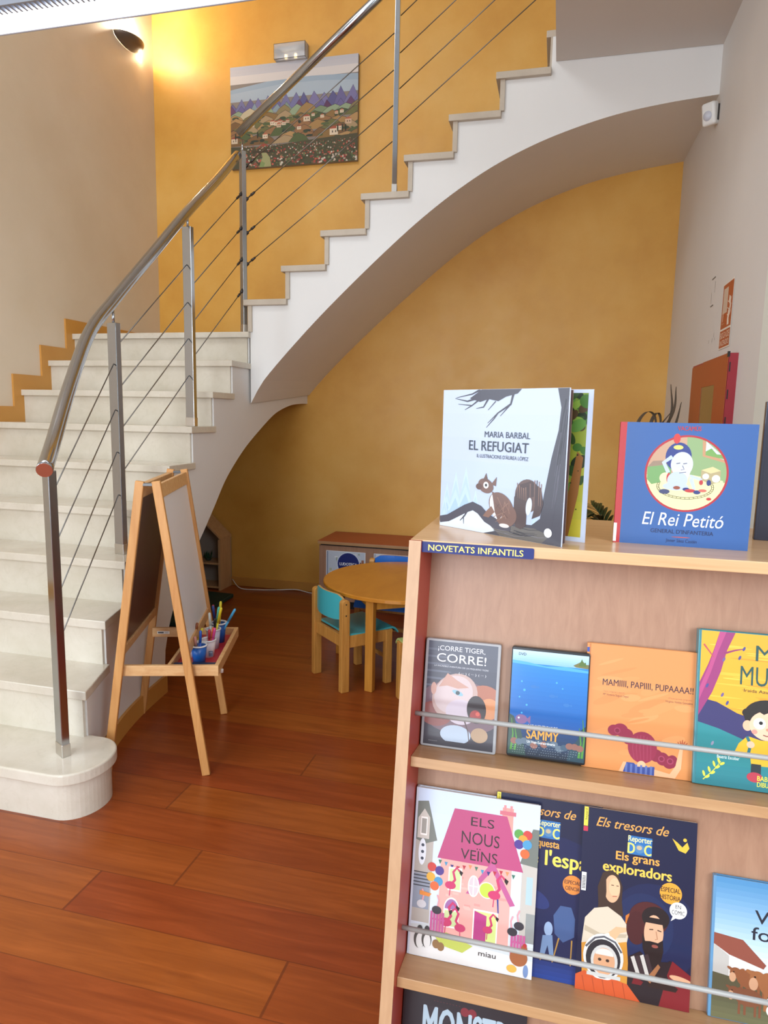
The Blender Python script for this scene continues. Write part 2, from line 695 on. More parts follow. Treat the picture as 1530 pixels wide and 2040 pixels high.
def smooth(t, y):
    if y <= t[0][0] or y >= t[-1][0]:
        return interp(t, y)
    i = max(k for k in range(len(t) - 1) if t[k][0] <= y)
    (x1, y1), (x2, y2) = t[i], t[i + 1]
    x0, y0 = t[max(i - 1, 0)]
    x3, y3 = t[min(i + 2, len(t) - 1)]
    m1, m2 = (y2 - y0) / (x2 - x0), (y3 - y1) / (x3 - x1)
    d = x2 - x1
    f = (y - x1) / d
    return (2 * f ** 3 - 3 * f ** 2 + 1) * y1 + (f ** 3 - 2 * f ** 2 + f) * d * m1 + (-2 * f ** 3 + 3 * f ** 2) * y2 + (f ** 3 - f ** 2) * d * m2


XE = [(1.933, -1.547), (2.157, -1.628), (2.39, -1.695), (2.6, -1.732), (2.818, -1.755), (3.05, -1.765), (3.5, -1.770), (5, -1.772)]


def xe(y):                                  # free end of the treads: smooth curve through XE
    if y >= 3.05:
        return interp(XE, y)
    t = XE + []
    for i in range(len(t) - 1):
        if y <= t[i + 1][0]:
            break
    (x1, y1), (x2, y2) = t[i], t[i + 1]
    x0, y0 = t[max(i - 1, 0)]
    x3, y3 = t[min(i + 2, len(t) - 1)]
    m1 = (y2 - y0) / (x2 - x0) if x2 != x0 else 0
    m2 = (y3 - y1) / (x3 - x1) if x3 != x1 else 0
    d = x2 - x1
    f = min(1, max(0, (y - x1) / d))
    return (2 * f ** 3 - 3 * f ** 2 + 1) * y1 + (f ** 3 - 2 * f ** 2 + f) * d * m1 + (-2 * f ** 3 + 3 * f ** 2) * y2 + (f ** 3 - f ** 2) * d * m2


def xs(y):
    return xe(y) - 0.014   # plaster side of the lower flight


st = thing('staircase', 'cream marble staircase with white plaster sides turning right along the yellow wall', 'staircase', (-2.2, 1.7, 0))
ARCH = [(2.746, 0), (2.745, 0.10), (2.765, 0.2), (2.81, 0.31), (2.881, 0.42), (2.98, 0.535), (3.08, 0.625), (3.185, 0.72), (3.30, 0.83), (3.421, 0.95), (3.55, 1.045), (3.678, 1.125),
        (3.78, 1.178), (3.873, 1.222), (4.0, 1.28), (4.121, 1.329), (4.22, 1.356), (4.305, 1.374), (4.40, 1.390), (4.503, 1.399), (4.60, 1.404), (YB, 1.406)]


def arch(y):
    if y < 2.747:
        return 0.0
    return smooth(ARCH[1:], y)


# lower flight body: columns along Y, stepped top, arch soffit
ys = set()
for k in range(2, 11):
    ys.add(round(YK[k] + NOSE, 4))
y = YK[2] + NOSE
while y < YB:
    ys.add(round(y, 4))
    y += 0.03
for a, b in ARCH:
    ys.add(round(a, 4))
ys.add(round(YB, 4))
ys = sorted(v for v in ys if v >= YK[2] + NOSE - 1e-6)


def ztop(y):                                # top just after y
    k = max(j for j in YK if YK[j] + NOSE <= y + 1e-6)
    return k * H - TT


body = MB()
cols = []
for y in ys:
    cols.append(y)
for a, b in zip(cols, cols[1:]):
    zt = ztop(a)
    za = 0.0 if a < 2.7455 else arch(a)
    zb = 0.0 if b <= 2.7455 else arch(b)
    if a < 2.7455 <= b:
        zb = 0.0
    xa, xb = xs(a), xs(b)
    # right side
    body.add([(xa, a, za), (xb, b, zb), (xb, b, zt), (xa, a, zt)], [(0, 1, 2, 3)], True)
    # soffit, top
    body.add([(XL, a, za), (xa, a, za), (xb, b, zb), (XL, b, zb)], [(0, 3, 2, 1)], True)
    body.add([(XL, a, zt), (xa, a, zt), (xb, b, zt), (XL, b, zt)], [(0, 1, 2, 3)])
for k in range(2, 11):                      # fronts of the steps
    y = YK[k] + NOSE
    z0 = 0 if k == 2 else (k - 1) * H - TT
    body.add([(XL, y, z0), (xs(y), y, z0), (xs(y), y, k * H - TT), (XL, y, k * H - TT)], [(0, 1, 2, 3)])
# springing of the arch at the floor
body.add([(XL, 2.746, 0), (xs(2.746), 2.746, 0), (xs(2.746), 2.746, arch(2.748)), (XL, 2.746, arch(2.748))], [(0, 1, 2, 3)])
me_ob = build('lower_flight_wall', body, M_WHITE, st, world=True)
# upper flight body
FC = [(-1.80, 1.34), (-1.761, 1.408), (-1.709, 1.497), (-1.632, 1.586), (-1.554, 1.673), (-1.449, 1.776), (-1.361, 1.861), (-1.275, 1.945), (-1.19, 2.023), (-1.10, 2.105), (-1.023, 2.174),
      (-0.95, 2.240), (-.877, 2.302), (-.80, 2.362), (-.737, 2.408), (-.60, 2.504), (-.469, 2.588), (-.33, 2.656), (-.194, 2.713), (-.04, 2.763), (.117, 2.805), (.25, 2.828), (.393, 2.847), (XR, 2.872)]
BC = [(-1.90, 1.33), (-1.83, 1.403), (-1.714, 1.542), (-1.604, 1.653), (-1.42, 1.83), (-1.22, 2.0), (-1.07, 2.135), (-.907, 2.261), (-.78, 2.37), (-.641, 2.471), (-.50, 2.563), (-.352, 2.642), (-.16, 2.73),
      (.049, 2.802), (.21, 2.842), (.376, 2.872), (XR, 2.905)]
FC = [(-1.80, 1.34), (-1.761, 1.408), (-1.709, 1.497), (-1.632, 1.588), (-1.449, 1.778), (-1.275, 1.946), (-1.023, 2.172), (-.80, 2.358), (-.60, 2.502), (-.40, 2.620), (-.194, 2.711), (.0, 2.774), (.20, 2.822), (.42, 2.853), (XR, 2.872)]
BC = [(-1.90, 1.33), (-1.83, 1.403), (-1.714, 1.535), (-1.604, 1.650), (-1.42, 1.825), (-1.22, 2.004), (-1.0, 2.190), (-.78, 2.368), (-.56, 2.522), (-.352, 2.640), (-.16, 2.726), (.049, 2.798), (.21, 2.838), (.40, 2.872), (XR, 2.905)]
xcols = set([-1.77 + .04 * i for i in range(60)] + [XK[k] + NOSE for k in range(12, 19)] + [XK[11] + NOSE, XR, -0.108])
xcols = sorted(x for x in xcols if XK[11] + NOSE - 1e-6 <= x <= XR + 1e-6)


def ztopu(x):
    if x >= 0.06:
        return 19 * H - TT
    k = max(j for j in XK if XK[j] + NOSE <= x + 1e-6)
    return k * H - TT


ub = MB()
for a, b in zip(xcols, xcols[1:]):
    zt = ztopu(a)
    fa, fb, ga, gb = smooth(FC, a), smooth(FC, b), smooth(BC, a), smooth(BC, b)
    ub.add([(a, YF, fa), (b, YF, fb), (b, YF, zt), (a, YF, zt)], [(0, 1, 2, 3)])
    ub.add([(a, YF, fa), (b, YF, fb), (b, YB, gb), (a, YB, ga)], [(3, 2, 1, 0)], True)
    ub.add([(a, YF, zt), (b, YF, zt), (b, YB, zt), (a, YB, zt)], [(0, 1, 2, 3)])
for k in range(11, 19):
    x = XK[k] + NOSE
    ub.add([(x, YF, (k - 1) * H - TT), (x, YB, (k - 1) * H - TT), (x, YB, k * H - TT), (x, YF, k * H - TT)], [(0, 1, 2, 3)])
x = XK[11] + NOSE
ub.add([(x, YF, interp(FC, x)), (x, YF, 10 * H - TT), (x, YB, 10 * H - TT), (x, YB, interp(BC, x))], [(0, 1, 2, 3)])
build('upper_flight_wall', ub, M_WHITE, st, world=True)

# bottom step: plate and base with round free end
def stadium(cx, yf, yb, r_in, z0, z1, x_left):
    cy = (yf + yb) / 2
    rr = (yb - yf) / 2
    poly = [(x_left, yf, z0)]
    for k in range(25):
        a = -math.pi / 2 + math.pi * k / 24
        poly.append((cx + rr * math.cos(a) * r_in, cy + rr * math.sin(a), z0))
    poly.append((x_left, yb, z0))
    return MB().prism(poly, (0, 0, z1 - z0))


build('tread', stadium(-1.515, 1.695, 1.968, 0.86, H - 0.040, H, XL), M_MARBLE, st, world=True, bevel=0.006, seg=3)
build('riser', stadium(-1.530, 1.733, 1.966, 0.86, 0, H - 0.040, XL), M_MARBLE, st, world=True)
for k in range(2, 11):
    y0 = YK[k]
    y1 = YK[k + 1] + NOSE if k < 10 else YB
    n = 4
    poly = [(XL, y0, 0), (xe(y0), y0, 0)]
    if k < 10:
        poly += [(xe(y0 + (y1 - y0) * i / n), y0 + (y1 - y0) * i / n, 0) for i in range(1, n + 1)] + [(XL, y1, 0)]
    else:
        poly += [(xe(y0), YF - 0.03, 0), (XK[11] + NOSE, YF - 0.03, 0), (XK[11] + NOSE, YB, 0), (XL, YB, 0)]
    poly = [(a, b, k * H - TT) for a, b, c in poly]
    build('tread', MB().prism(poly, (0, 0, TT)), M_MARBLE, st, world=True, bevel=0.003)
    yr = YK[k] + NOSE
    z0 = (k - 1) * H if k > 2 else H
    build('riser', MB().box((XL, yr - 0.012, z0), (xe(yr) - 0.022, yr + 0.008, k * H - TT)), M_MARBLE, st, world=True)
for k in range(11, 19):
    x0 = XK[k]
    x1 = XK[k + 1] + NOSE if k < 18 else 0.07
    yfr = YF - 0.027 if k < 18 else YF + 0.002
    build('tread', MB().box((x0, yfr, k * H - TT), (x1, YB, k * H)), M_MARBLE2, st, world=True, bevel=0.003)
    xr = x0 + NOSE
    build('riser', MB().box((xr - 0.010, YF - 0.012 if k < 18 else YF + 0.004, (k - 1) * H), (xr + 0.014, YB, k * H - TT)), M_MARBLE2, st, world=True)
# ochre skirting along the foot of the lower flight
sk = MB()
pts = [1.972 + (2.752 - 1.972) * i / 14 for i in range(15)]
for a, b in zip(pts, pts[1:]):
    o1, o2 = 0.001, 0.014
    for (p, q) in (((xs(a) + o2, a, 0), (xs(b) + o2, b, 0)),):
        sk.add([p, q, (q[0], q[1], 0.085), (p[0], p[1], 0.085)], [(0, 1, 2, 3)], True)
    sk.add([(xs(a) + o1, a, 0.085), (xs(a) + o2, a, 0.085), (xs(b) + o2, b, 0.085), (xs(b) + o1, b, 0.085)], [(0, 1, 2, 3)])
for yy in (pts[0], pts[-1]):
    sk.add([(xs(yy), yy, 0), (xs(yy) + 0.014, yy, 0), (xs(yy) + 0.014, yy, 0.085), (xs(yy), yy, 0.085)], [(0, 1, 2, 3)])
build('skirting', sk, M_ORANGE, st, world=True)
# stepped skirting on the left wall
zz = MB()
for k in range(2, 11):
    ya, yb_ = YK[k] + NOSE - 0.085, (YK[k + 1] + NOSE - 0.085 if k < 10 else YB)
    yc = YK[k + 1] + NOSE if k < 10 else YB
    zz.box((XL, ya, (k - 1) * H + (0.0 if k > 2 else -0.1)), (XL + 0.012, YK[k] + NOSE, k * H + 0.085))
    zz.box((XL, YK[k] + NOSE, k * H), (XL + 0.012, yb_, k * H + 0.085))
struct('baseboard_left', zz, M_ORANGE)

# ------------------------------------------------------------------ stair railing
rail = thing('stair_railing', 'polished steel stair railing with round handrail and wire cables', 'railing', (-1.561, 1.82, H))
POST = [((-1.561, 1.82), 0.18, 1.142, 62), ((-1.801, 2.509), 0.72, 1.690, 78), ((-1.802, 3.115), 1.26, 2.224, 84), ((-1.822, 3.765), 1.8, 2.80, 45), ((-0.928, 3.762), 2.52, 3.505, 10)]
posts = []
for (x, y), z0, z1, ang in POST:
    M = Matrix.Translation((x, y, 0)) @ Matrix.Rotation(R(ang - 90), 4, 'Z')
    p = build('post', MB().box((-0.025, -0.013, z0), (0.025, 0.013, z1), M), M_STEEL, rail, world=True, bevel=0.002)
    build('stem', MB().tube([(x, y, z1 - 0.01), (x, y, z1 + 0.06)], 0.006, 10), M_STEEL, p, world=True)
    build('foot_sleeve', MB().box((-0.0265, -0.0145, z0), (0.0265, 0.0145, z0 + 0.045), M), plain('brushed_steel', 'd3d0ca', 0.3, metal=1.0), p, world=True, bevel=0.002)
    posts.append((x, y, M))


def catmull(P, n=8):
    P = [Vector(p) for p in P]
    P = [P[0] * 2 - P[1]] + P + [P[-1] * 2 - P[-2]]
    out = []
    for i in range(1, len(P) - 2):
        for k in range(n):
            t = k / n
            a, b, c, d = P[i - 1], P[i], P[i + 1], P[i + 2]
            out.append(0.5 * ((2 * b) + (c - a) * t + (2 * a - 5 * b + 4 * c - d) * t * t + (3 * b - a - 3 * c + d) * t ** 3))
    out.append(P[-2])
    return out


hp = catmull([(-1.487, 1.715, 1.152), (-1.575, 1.865, 1.235), (-1.688, 2.10, 1.432), (-1.770, 2.32, 1.632), (-1.800, 2.52, 1.785), (-1.803, 2.80, 2.022), (-1.805, 3.12, 2.295), (-1.815, 3.45, 2.55), (-1.828, 3.715, 2.765)])
hr = build('handrail', MB().tube(hp, 0.0238, 20), M_STEEL, rail, world=True)
t = (hp[0] - hp[1]).normalized()
build('end_cap', MB().tube([hp[0] - t * 0.001, hp[0] + t * 0.0015], 0.0232, 20), plain('cap_reflection_steel', 'b9745c', 0.35, metal=0.7), hr, world=True)  # reddish-brown reflection put into the cap's steel colour
build('handrail', MB().tube([(-1.832, 3.735, 2.885), (-0.30, 3.735, 4.033)], 0.0238, 20), M_STEEL, rail, world=True)
CAB = {(0, 'r'): [1.054, 0.884, 0.712, 0.564], (1, 'l'): [1.534, 1.346, 1.170, 0.988], (1, 'r'): [1.586, 1.408, 1.234, 1.052], (2, 'l'): [2.056, 1.878, 1.704, 1.524],
       (2, 'r'): [2.104, 1.932, 1.754, 1.584], (3, 'l'): [2.584, 2.398, 2.226, 2.050], (3, 'r'): [2.706, 2.528, 2.342, 2.170], (4, 'l'): [3.334, 3.154, 2.980, 2.800], (4, 'r'): [3.39, 3.21, 3.035, 2.858]}
for i in range(4):
    xa, ya, Ma = posts[i]
    xb, yb_, Mb = posts[i + 1]
    for za, zb in zip(CAB[(i, 'r')], CAB[(i + 1, 'l')]):
        a, b = Vector((xa, ya, za)), Vector((xb, yb_, zb))
        d = (b - a).normalized()
        c = build('cable', MB().tube([a + d * 0.02, b - d * 0.02], 0.0026, 6), M_CABLE, rail, world=True)
        if i == 2:
            e = b - d * 0.015
            build('turnbuckle', MB().tube([e, e - d * 0.03, e - d * 0.031, e - d * 0.055, e - d * 0.056, e - d * 0.085], 0.005, 8, radii=[0.010, 0.009, 0.004, 0.004, 0.007, 0.006]), M_DARK, c, world=True)
        if i == 3:
            e = a + d * 0.02
            build('turnbuckle', MB().tube([e, e + d * 0.018, e + d * 0.02, e + d * 0.04, e + d * 0.042, e + d * 0.07], 0.005, 8, radii=[0.011, 0.009, 0.004, 0.004, 0.008, 0.006]), M_DARK, c, world=True)
x, y, M = posts[4]
for za in CAB[(4, 'r')]:
    a = Vector((x, y, za))
    d = Vector((0.80, -0.02, 0.598)).normalized()
    build('cable', MB().tube([a + d * 0.02, a + d * 1.15], 0.0026, 6), M_CABLE, rail, world=True)

# ------------------------------------------------------------------ display bookcase with sloping front
BA = R(10.6)
BO = Vector((-0.217, 1.228, 1.081))          # upper left corner of the sloping back panel
BX = Vector((1, 0, 0))
BD = Vector((0, -math.sin(BA), -math.cos(BA)))   # down the slope
BW = Vector((0, -math.cos(BA), math.sin(BA)))    # out of the slope
BR_ = 0.60                                       # inner face of the right side panel
TOPZ = 1.1235


def sl(u, v, w):
    return BO + BX * u + BD * v + BW * w


def slbox(mb, u0, u1, v0, v1, w0, w1):
    P = [sl(u, v, w) for u in (u0, u1) for v in (v0, v1) for w in (w0, w1)]
    return mb.add(P, [(0, 1, 3, 2), (4, 6, 7, 5), (0, 4, 5, 1), (2, 3, 7, 6), (0, 2, 6, 4), (1, 5, 7, 3)])


bc = thing('display_bookcase', 'beech display bookcase with sloping shelves and red side panels', 'bookcase', (0.19, 1.31, 0))
W_IN = BR_ - BO.x
yf_top = sl(0, -0.02, 0.112).y
vb = BO.z / math.cos(BA)                          # slope length down to the floor


def side_poly(x):
    f0, f1 = sl(0, -0.022, 0.110), sl(0, vb + 0.02, 0.110)
    f1 = f1 + BD * (-(0 - f1.z) / BD.z * 1.0) * 0
    # front edge line hits the floor
    t = (0 - f0.z) / BD.z
    f1 = f0 + BD * t
    yb = 1.486
    g1 = yb + (f0.y - f1.y)
    return [(x, f1.y, 0), (x, f0.y, f0.z), (x, yb - 0.01, f0.z), (x, g1, 0)]


for x in (BO.x - 0.021, BR_):
    s = build('side_panel', MB().prism(side_poly(x), (0.021, 0, 0)), M_RED, bc, world=True)
    p = side_poly(x)
    e = MB()
    f1, f0 = Vector(p[0]), Vector(p[1])
    d = (f1 - f0)
    e.add([f0, f0 + Vector((0.021, 0, 0)), f1 + Vector((0.021, 0, 0)), f1,
           f0 + BW * 0.0025, f0 + Vector((0.021, 0, 0)) + BW * 0.0025, f1 + Vector((0.021, 0, 0)) + BW * 0.0025, f1 + BW * 0.0025],
          [(4, 5, 6, 7), (0, 4, 7, 3), (1, 2, 6, 5), (0, 1, 5, 4), (3, 7, 6, 2), (0, 3, 2, 1)])
    build('edge_band', e, wood('beech_edge_upright', 'ab835f', 'bf9873', (60, 60, 4), 0.4, 1.0, contrast=(0.2, 0.8)), s, world=True)
build('back_panel', slbox(MB(), 0, W_IN, -0.02, vb, -0.012, 0.0), M_BEECH, bc, world=True)
rb = MB()
g0, g1 = Vector((BO.x, 1.47, 1.10)), Vector((BO.x, 1.47 + 1.1 * math.tan(BA), 0.0))
rb.prism([g0, g1, g1 + Vector((0, -0.014, 0)), g0 + Vector((0, -0.014, 0))], (W_IN, 0, 0))
build('rear_panel', rb, M_BEECH, bc, world=True)
build('top_board', MB().box((BO.x - 0.021, 1.130, TOPZ - 0.0195), (BR_ + 0.021, 1.490, TOPZ)), M_BEECHT, bc, world=True, bevel=0.0012)
for v in (0.350, 0.722, 1.075):
    build('shelf', slbox(MB(), 0.0, W_IN, v, v + 0.0175, 0.0, 0.086), M_BEECHX, bc, world=True, bevel=0.001)
for v in (0.280, 0.649, 1.01):
    a, b = sl(0.0, v, 0.068), sl(W_IN, v, 0.068)
    build('retaining_rod', MB().tube([a, b], 0.0042, 12), M_GREYROD, bc, world=True)
# sign on the edge of the top
sg = thing('shelf_sign', 'dark blue sign with yellow lettering on the front edge of the bookcase top', 'sign', frame((-0.222, 1.1292, 1.1028), (1, 0, 0), (0, 0, 1), (0, -1, 0)))


def rrect(w, h, r, n=5):
    out = []
    for cx, cy, a0 in ((w - r, h - r, 0), (r, h - r, 90), (r, r, 180), (w - r, r, 270)):
        for k in range(n + 1):
            a = R(a0 + 90 * k / n)
            out.append((cx + r * math.cos(a), cy + r * math.sin(a)))
    return out


build('plate', MB().prism([(a, b, 0) for a, b in rrect(0.194, 0.0185, 0.003)], (0, 0, 0.0012)), plain('sign_navy', '10246a', 0.45), sg)
a = Art(0.194, 0.0185)
a.text('NOVETATS INFANTILS', 8.5, 91, 24, 80, 'ecd96a', bold=0.03)
a.build('lettering', sg, Matrix.Translation((0, 0, 0.0011)))


# ------------------------------------------------------------------ books, magazines and film cases
def slope_frame(u, v, w):
    """frame lying on the slope, x to the right, y up the slope, z outwards; origin at lower left"""
    return frame(sl(u, v, w), BX, -BD, BW)


def hardback(name, label, cat, M, w, h, t, cover, spine, group=None):
    b = thing(name, label, cat, M, group)
    cm = plain('cover_' + cover, cover, 0.35, coat=0.4)
    sm = plain('cover_' + spine, spine, 0.35, coat=0.4)
    build('back_cover', MB().box((0, 0, 0), (w, h, 0.0025)), cm, b, bevel=0.0006)
    build('pages', MB().box((0.002, 0.0025, 0.0025), (w - 0.003, h - 0.0025, t - 0.0025)), M_PAPER, b)
    build('front_cover', MB().box((0.003, 0, t - 0.0025), (w, h, t)), cm, b, bevel=0.0006)
    build('spine', MB().box((-0.0015, 0, 0), (0.004, h, t)), sm, b, bevel=0.0012, seg=3)
    return b


def film_case(label, M, w, h, t, col):
    b = thing('film_case', label, 'film case', M, 'film cases on the first sloping shelf')
    m = plain('case_' + col, col, 0.3)
    build('case', MB().prism([(x, y, 0) for x, y in rrect(w, h, 0.004)], (0, 0, t)), m, b, bevel=0.001)
    return b


def magazine(label, M, w, h, t, col, group=None):
    b = thing('magazine', label, 'magazine', M, group)
    build('pages', MB().box((0.001, 0.001, 0.0), (w - 0.001, h - 0.001, t - 0.0006)), M_PAPER, b)
    build('cover', MB().box((0, 0, t - 0.0006), (w, h, t)), plain('cover_' + col, col, 0.3, coat=0.5), b)
    return b


# --- first shelf, film case 1
b = film_case('grey film case with white lettering and a glowing face, leftmost on its shelf', slope_frame(0.003, 0.3495, 0.001), 0.136, 0.195, 0.015, '9c9c9e')
a = Art(0.126, 0.187)
a.grad(0, 0, 100, 100, '4c5160', '37323c', 8)
for i in range(7):
    a.ell(6 + i, 8 + i * 7, 26, 1.0, '5d6373', True)
a.ell(50, 62, 62, 26, '6e5560')
a.ell(84, 54, 26, 16, 'a5664f')
a.ell(92, 60, 14, 10, 'c9875a')
a.ell(16, 70, 24, 12, '874a45')
a.ell(42, 52, 33, 22, 'b79b93', rot=0.2)
a.ell(40, 50, 28, 18, 'c4b2b2', rot=0.2)
a.poly([(18, 44), (30, 30), (44, 36), (62, 42), (46, 44), (30, 42)], 'b98f80')
a.ell(11, 46, 4, 6, 'c09384')
a.ell(46, 48, 8, 2.2, '86aebd', rot=-0.2)
a.ell(46, 48, 3, 2, '3e4a52')
a.ell(52, 66, 22, 12, 'c3b7c2')
a.ell(74, 62, 14, 13, '2c2226', rot=-0.5)
a.ell(73, 68, 8, 5.5, '9b2b2a')
a.ell(76, 66, 3, 2, 'cc5546')
a.ell(46, 88, 22, 9, 'a9b6c6')
a.ell(80, 86, 12, 7, 'a88a6c')
a.line([(58, 74), (64, 84), (66, 94)], 2, '4b3434', 1)
a.rect(0, 95, 100, 100, '36343c')
a.text('¡CORRE TIGER,', 14, 82, 4, 8.5, 'd8d9de', bold=0.0)
a.text('CORRE!', 13, 84, 11.5, 19.5, 'eceef2', bold=-0.004)
a.text('LA INCREÍBLE AVENTURA DE UN PEQUEÑO TIGRE', 10, 88, 23, 24.4, 'c8cad0')
for x in (52, 66, 80):
    a.text('( ··· )', x - 6, x + 5, 28, 30, 'd5d6da')
a.text('······', 8, 20, 95.5, 97, 'd8d8da')
a.build('sleeve', b, Matrix.Translation((0.005, 0.004, 0.0148)))

# --- film case 2
b = film_case('black film case with bright blue underwater cover, beside the grey film case', slope_frame(0.158, 0.3465, 0.001), 0.134, 0.192, 0.015, '15181d')
a = Art(0.130, 0.183)
a.grad(0, 0, 100, 12, 'b8d4e6', '7fb0d4', 6)
a.grad(0, 12, 100, 72, '1d7cc4', '0f55a2', 14)
a.grad(0, 72, 100, 100, '123f78', '1c2836', 8)
a.poly([(0, 10), (20, 11), (45, 13.5), (70, 12), (100, 14), (100, 16), (60, 15.5), (30, 14), (0, 13)], '4aa0d8')
a.poly([(80, 10), (86, 7.5), (92, 5), (96, 8), (100, 8), (100, 12), (84, 11.5)], '6d6a3a')
a.poly([(88, 8), (91, 3), (93, 7), (96, 6), (97, 10), (87, 10)], '4f6a2e')
for x, y, r in ((14, 30, 1.2), (18, 38, 1.6), (12, 45, 1.1), (22, 52, 1.3), (60, 28, 1.2), (68, 33, 1.0), (16, 60, 1.2)):
    a.circ(x, y, r, '4aa6df', True)
a.poly([(0, 100), (0, 62), (6, 64), (10, 72), (16, 76), (20, 86), (24, 100)], '2f4a45')
a.poly([(100, 100), (100, 66), (94, 70), (90, 80), (82, 86), (78, 100)], '24424f')
for x, h_ in ((4, 30), (9, 22), (93, 28), (97, 36)):
    a.line([(x, 96), (x + 2, 96 - h_ * .5), (x - 1, 96 - h_)], 3.0, '4d8a34', 0.8, True)
a.ell(16, 66, 8, 4.4, '7f5f8c')
a.poly([(22, 66), (28, 62), (28, 70)], '7f5f8c', True)
a.circ(12.5, 65, 1.3, 'eef2f4')
for k in range(14):
    a.ell(8 + k * 6.6, 88 + rnd.uniform(-2, 2), 5, 3, rnd.choice(('5b6b7a', '8a5c50', '6b7f86', '3d5468')), True)
for k, x in enumerate((30, 55, 74)):
    a.ell(x, 34 + 7 * k, 4.2, 1.5, '2c6fb3', True)
    a.poly([(x + 4, 34 + 7 * k), (x + 7, 32.6 + 7 * k), (x + 7, 35.4 + 7 * k)], '2c6fb3', True)
a.text('LAS AVENTURAS DE', 26, 64, 70.0, 72.8, 'e9ead8', bold=0.01)
a.text('SAMMY', 24, 66, 75.0, 83.5, 'e9a13c', bold=0.04)
a.text('Un Viaje Extraordinario', 25, 62, 85.2, 87.6, 'eef0ee', bold=0.01)
for k in range(4):
    a.text('······ ···· ········ ·····', 6, 94 - 4 * k, 90.4 + k * 2.2, 91.8 + k * 2.2, 'b9c4cc')
a.text('DVD', 8, 18, 2.5, 5, '2d3a48', bold=0.02)
a.build('sleeve', b, Matrix.Translation((0.002, 0.004, 0.0148)))

# --- orange book
b = hardback('picture_book', 'thin orange picture book with a girl seen from behind, beside the blue film case', 'book', slope_frame(0.2875, 0.3495, 0.001), 0.176, 0.2135, 0.010, 'd28a4e', 'cf8648', 'picture books on the first sloping shelf')
a = Art(0.173, 0.2115)
a.rect(0, 0, 100, 100, 'd48b4f')
for k in range(22):
    a.ell(rnd.uniform(8, 92), rnd.uniform(4, 96), rnd.uniform(8, 20), rnd.uniform(1, 4), rnd.choice(('d99459', 'd0854a', 'd68f53')), True, rot=rnd.uniform(0, .5))
a.rect(0, 0, 1.2, 100, 'b86f3a')
a.text('MAMIIII, PAPIIII, PUPAAAA!!', 14, 98, 27.5, 32.5, '3a2130', bold=0.015)
a.text('Text original / escrit', 15, 35, 36.8, 38, 'a86a46')
a.text('Mª Victòria Segura Seguí', 15, 39, 39.2, 40.8, '6a3a34')
a.text('Il·lustracions originals', 76, 97, 36.8, 38, 'a86a46')
a.text('Virginia Valdés González', 73, 98, 39.2, 40.8, '6a3a34')
for x, y, rx, ry in ((27, 68, 6, 4.4), (33, 67, 7, 5), (38, 70, 7, 4.6), (40, 74, 4, 4)):
    a.ell(x, y, rx, ry, '8c2340')
for x, y, rx, ry in ((67, 84, 6, 5), (73, 86, 6, 5.2), (79, 88, 6, 5), (82, 87, 5, 5)):
    a.ell(x, y, rx, ry, '86203c')
a.ell(54, 79, 13.5, 12.5, '8f2442')
for k in range(6):
    a.line([(46 + 3 * k, 69 + abs(2.5 - k)), (45 + 3.4 * k, 80), (47 + 3 * k, 89)], 0.7, 'a03a58', 0.3, True)
for x, y in ((30, 68), (80, 87), (72, 86)):
    a.circ(x, y, 3.0, 'a03a58', True)
    a.circ(x, y, 2.0, '7d1b38')
a.ell(54, 93, 4, 3.4, 'e4b188')
a.poly([(36, 100), (38, 92), (47, 92), (50, 94.5), (60, 94), (66, 93), (67, 100)], '35488c')
for k in range(6):
    a.rect(39 + 4.6 * k, 93, 41 + 4.6 * k, 100, '5b6ea8', k > 0)
a.poly([(33, 100), (37, 92), (40, 92), (37, 100)], 'e0ab80')
a.poly([(66, 95), (80, 97), (85, 90), (88, 76), (91, 76), (90, 92), (85, 100), (66, 100)], 'e2ad83')
for k in range(5):
    a.line([(89.5, 76), (86 + 2.2 * k, 69 + abs(k - 2))], 1.4, 'a03a2a', 0.5, True)
a.build('cover_picture', b, Matrix.Translation((0.003, 0.001, 0.0098)))
l = Art(0.005, 0.04)
l.rect(0, 0, 100, 100, 'f1f0ec')
l.build('shelf_label', b, Matrix.Translation((-0.0012, 0.003, 0.0101)))
l = Art(0.004, 0.008)
l.rect(0, 0, 100, 100, '27469a')
l.build('blue_dot', b, Matrix.Translation((-0.0012, 0.198, 0.0101)))

# --- yellow, purple and teal book
b = hardback('picture_book', 'tall yellow and teal picture book with a boy in a yellow jumper', 'book', slope_frame(0.464, 0.3485, 0.001), 0.20, 0.2535, 0.019, '2d7f88', '3a7d86', 'picture books on the first sloping shelf')
a = Art(0.197, 0.2515)
a.rect(0, 0, 100, 100, 'e2a52c')
for k in range(40):
    a.ell(rnd.uniform(14, 96), rnd.uniform(4, 52), rnd.uniform(8, 22), 0.5, rnd.choice(('e8b43c', 'd99428', 'edbd46', 'db9a2a')), True)
a.poly([(0, 44), (14, 46), (30, 52), (45, 55), (62, 55), (80, 52), (100, 46), (100, 100), (0, 100)], '383463')
a.poly([(0, 60), (16, 63), (34, 68), (52, 72), (74, 74), (100, 72), (100, 100), (0, 100)], '2c8388')
a.grad(0, 86, 100, 100, '2b8087', '27737d', 4)
a.poly([(14, 0), (26, 0), (20, 12), (16, 26), (10, 40), (0, 56), (0, 34), (6, 22), (10, 12)], '93386e')
a.poly([(14, 0), (19, 0), (13, 14), (8, 28), (0, 46), (0, 38), (7, 22), (11, 10)], 'b0497c')
a.line([(18, 14), (26, 11.5), (33, 10)], 1.8, '8d3566', 0.7)
a.line([(2, 9), (7, 14), (10, 17)], 1.4, 'b34f55', 0.7)
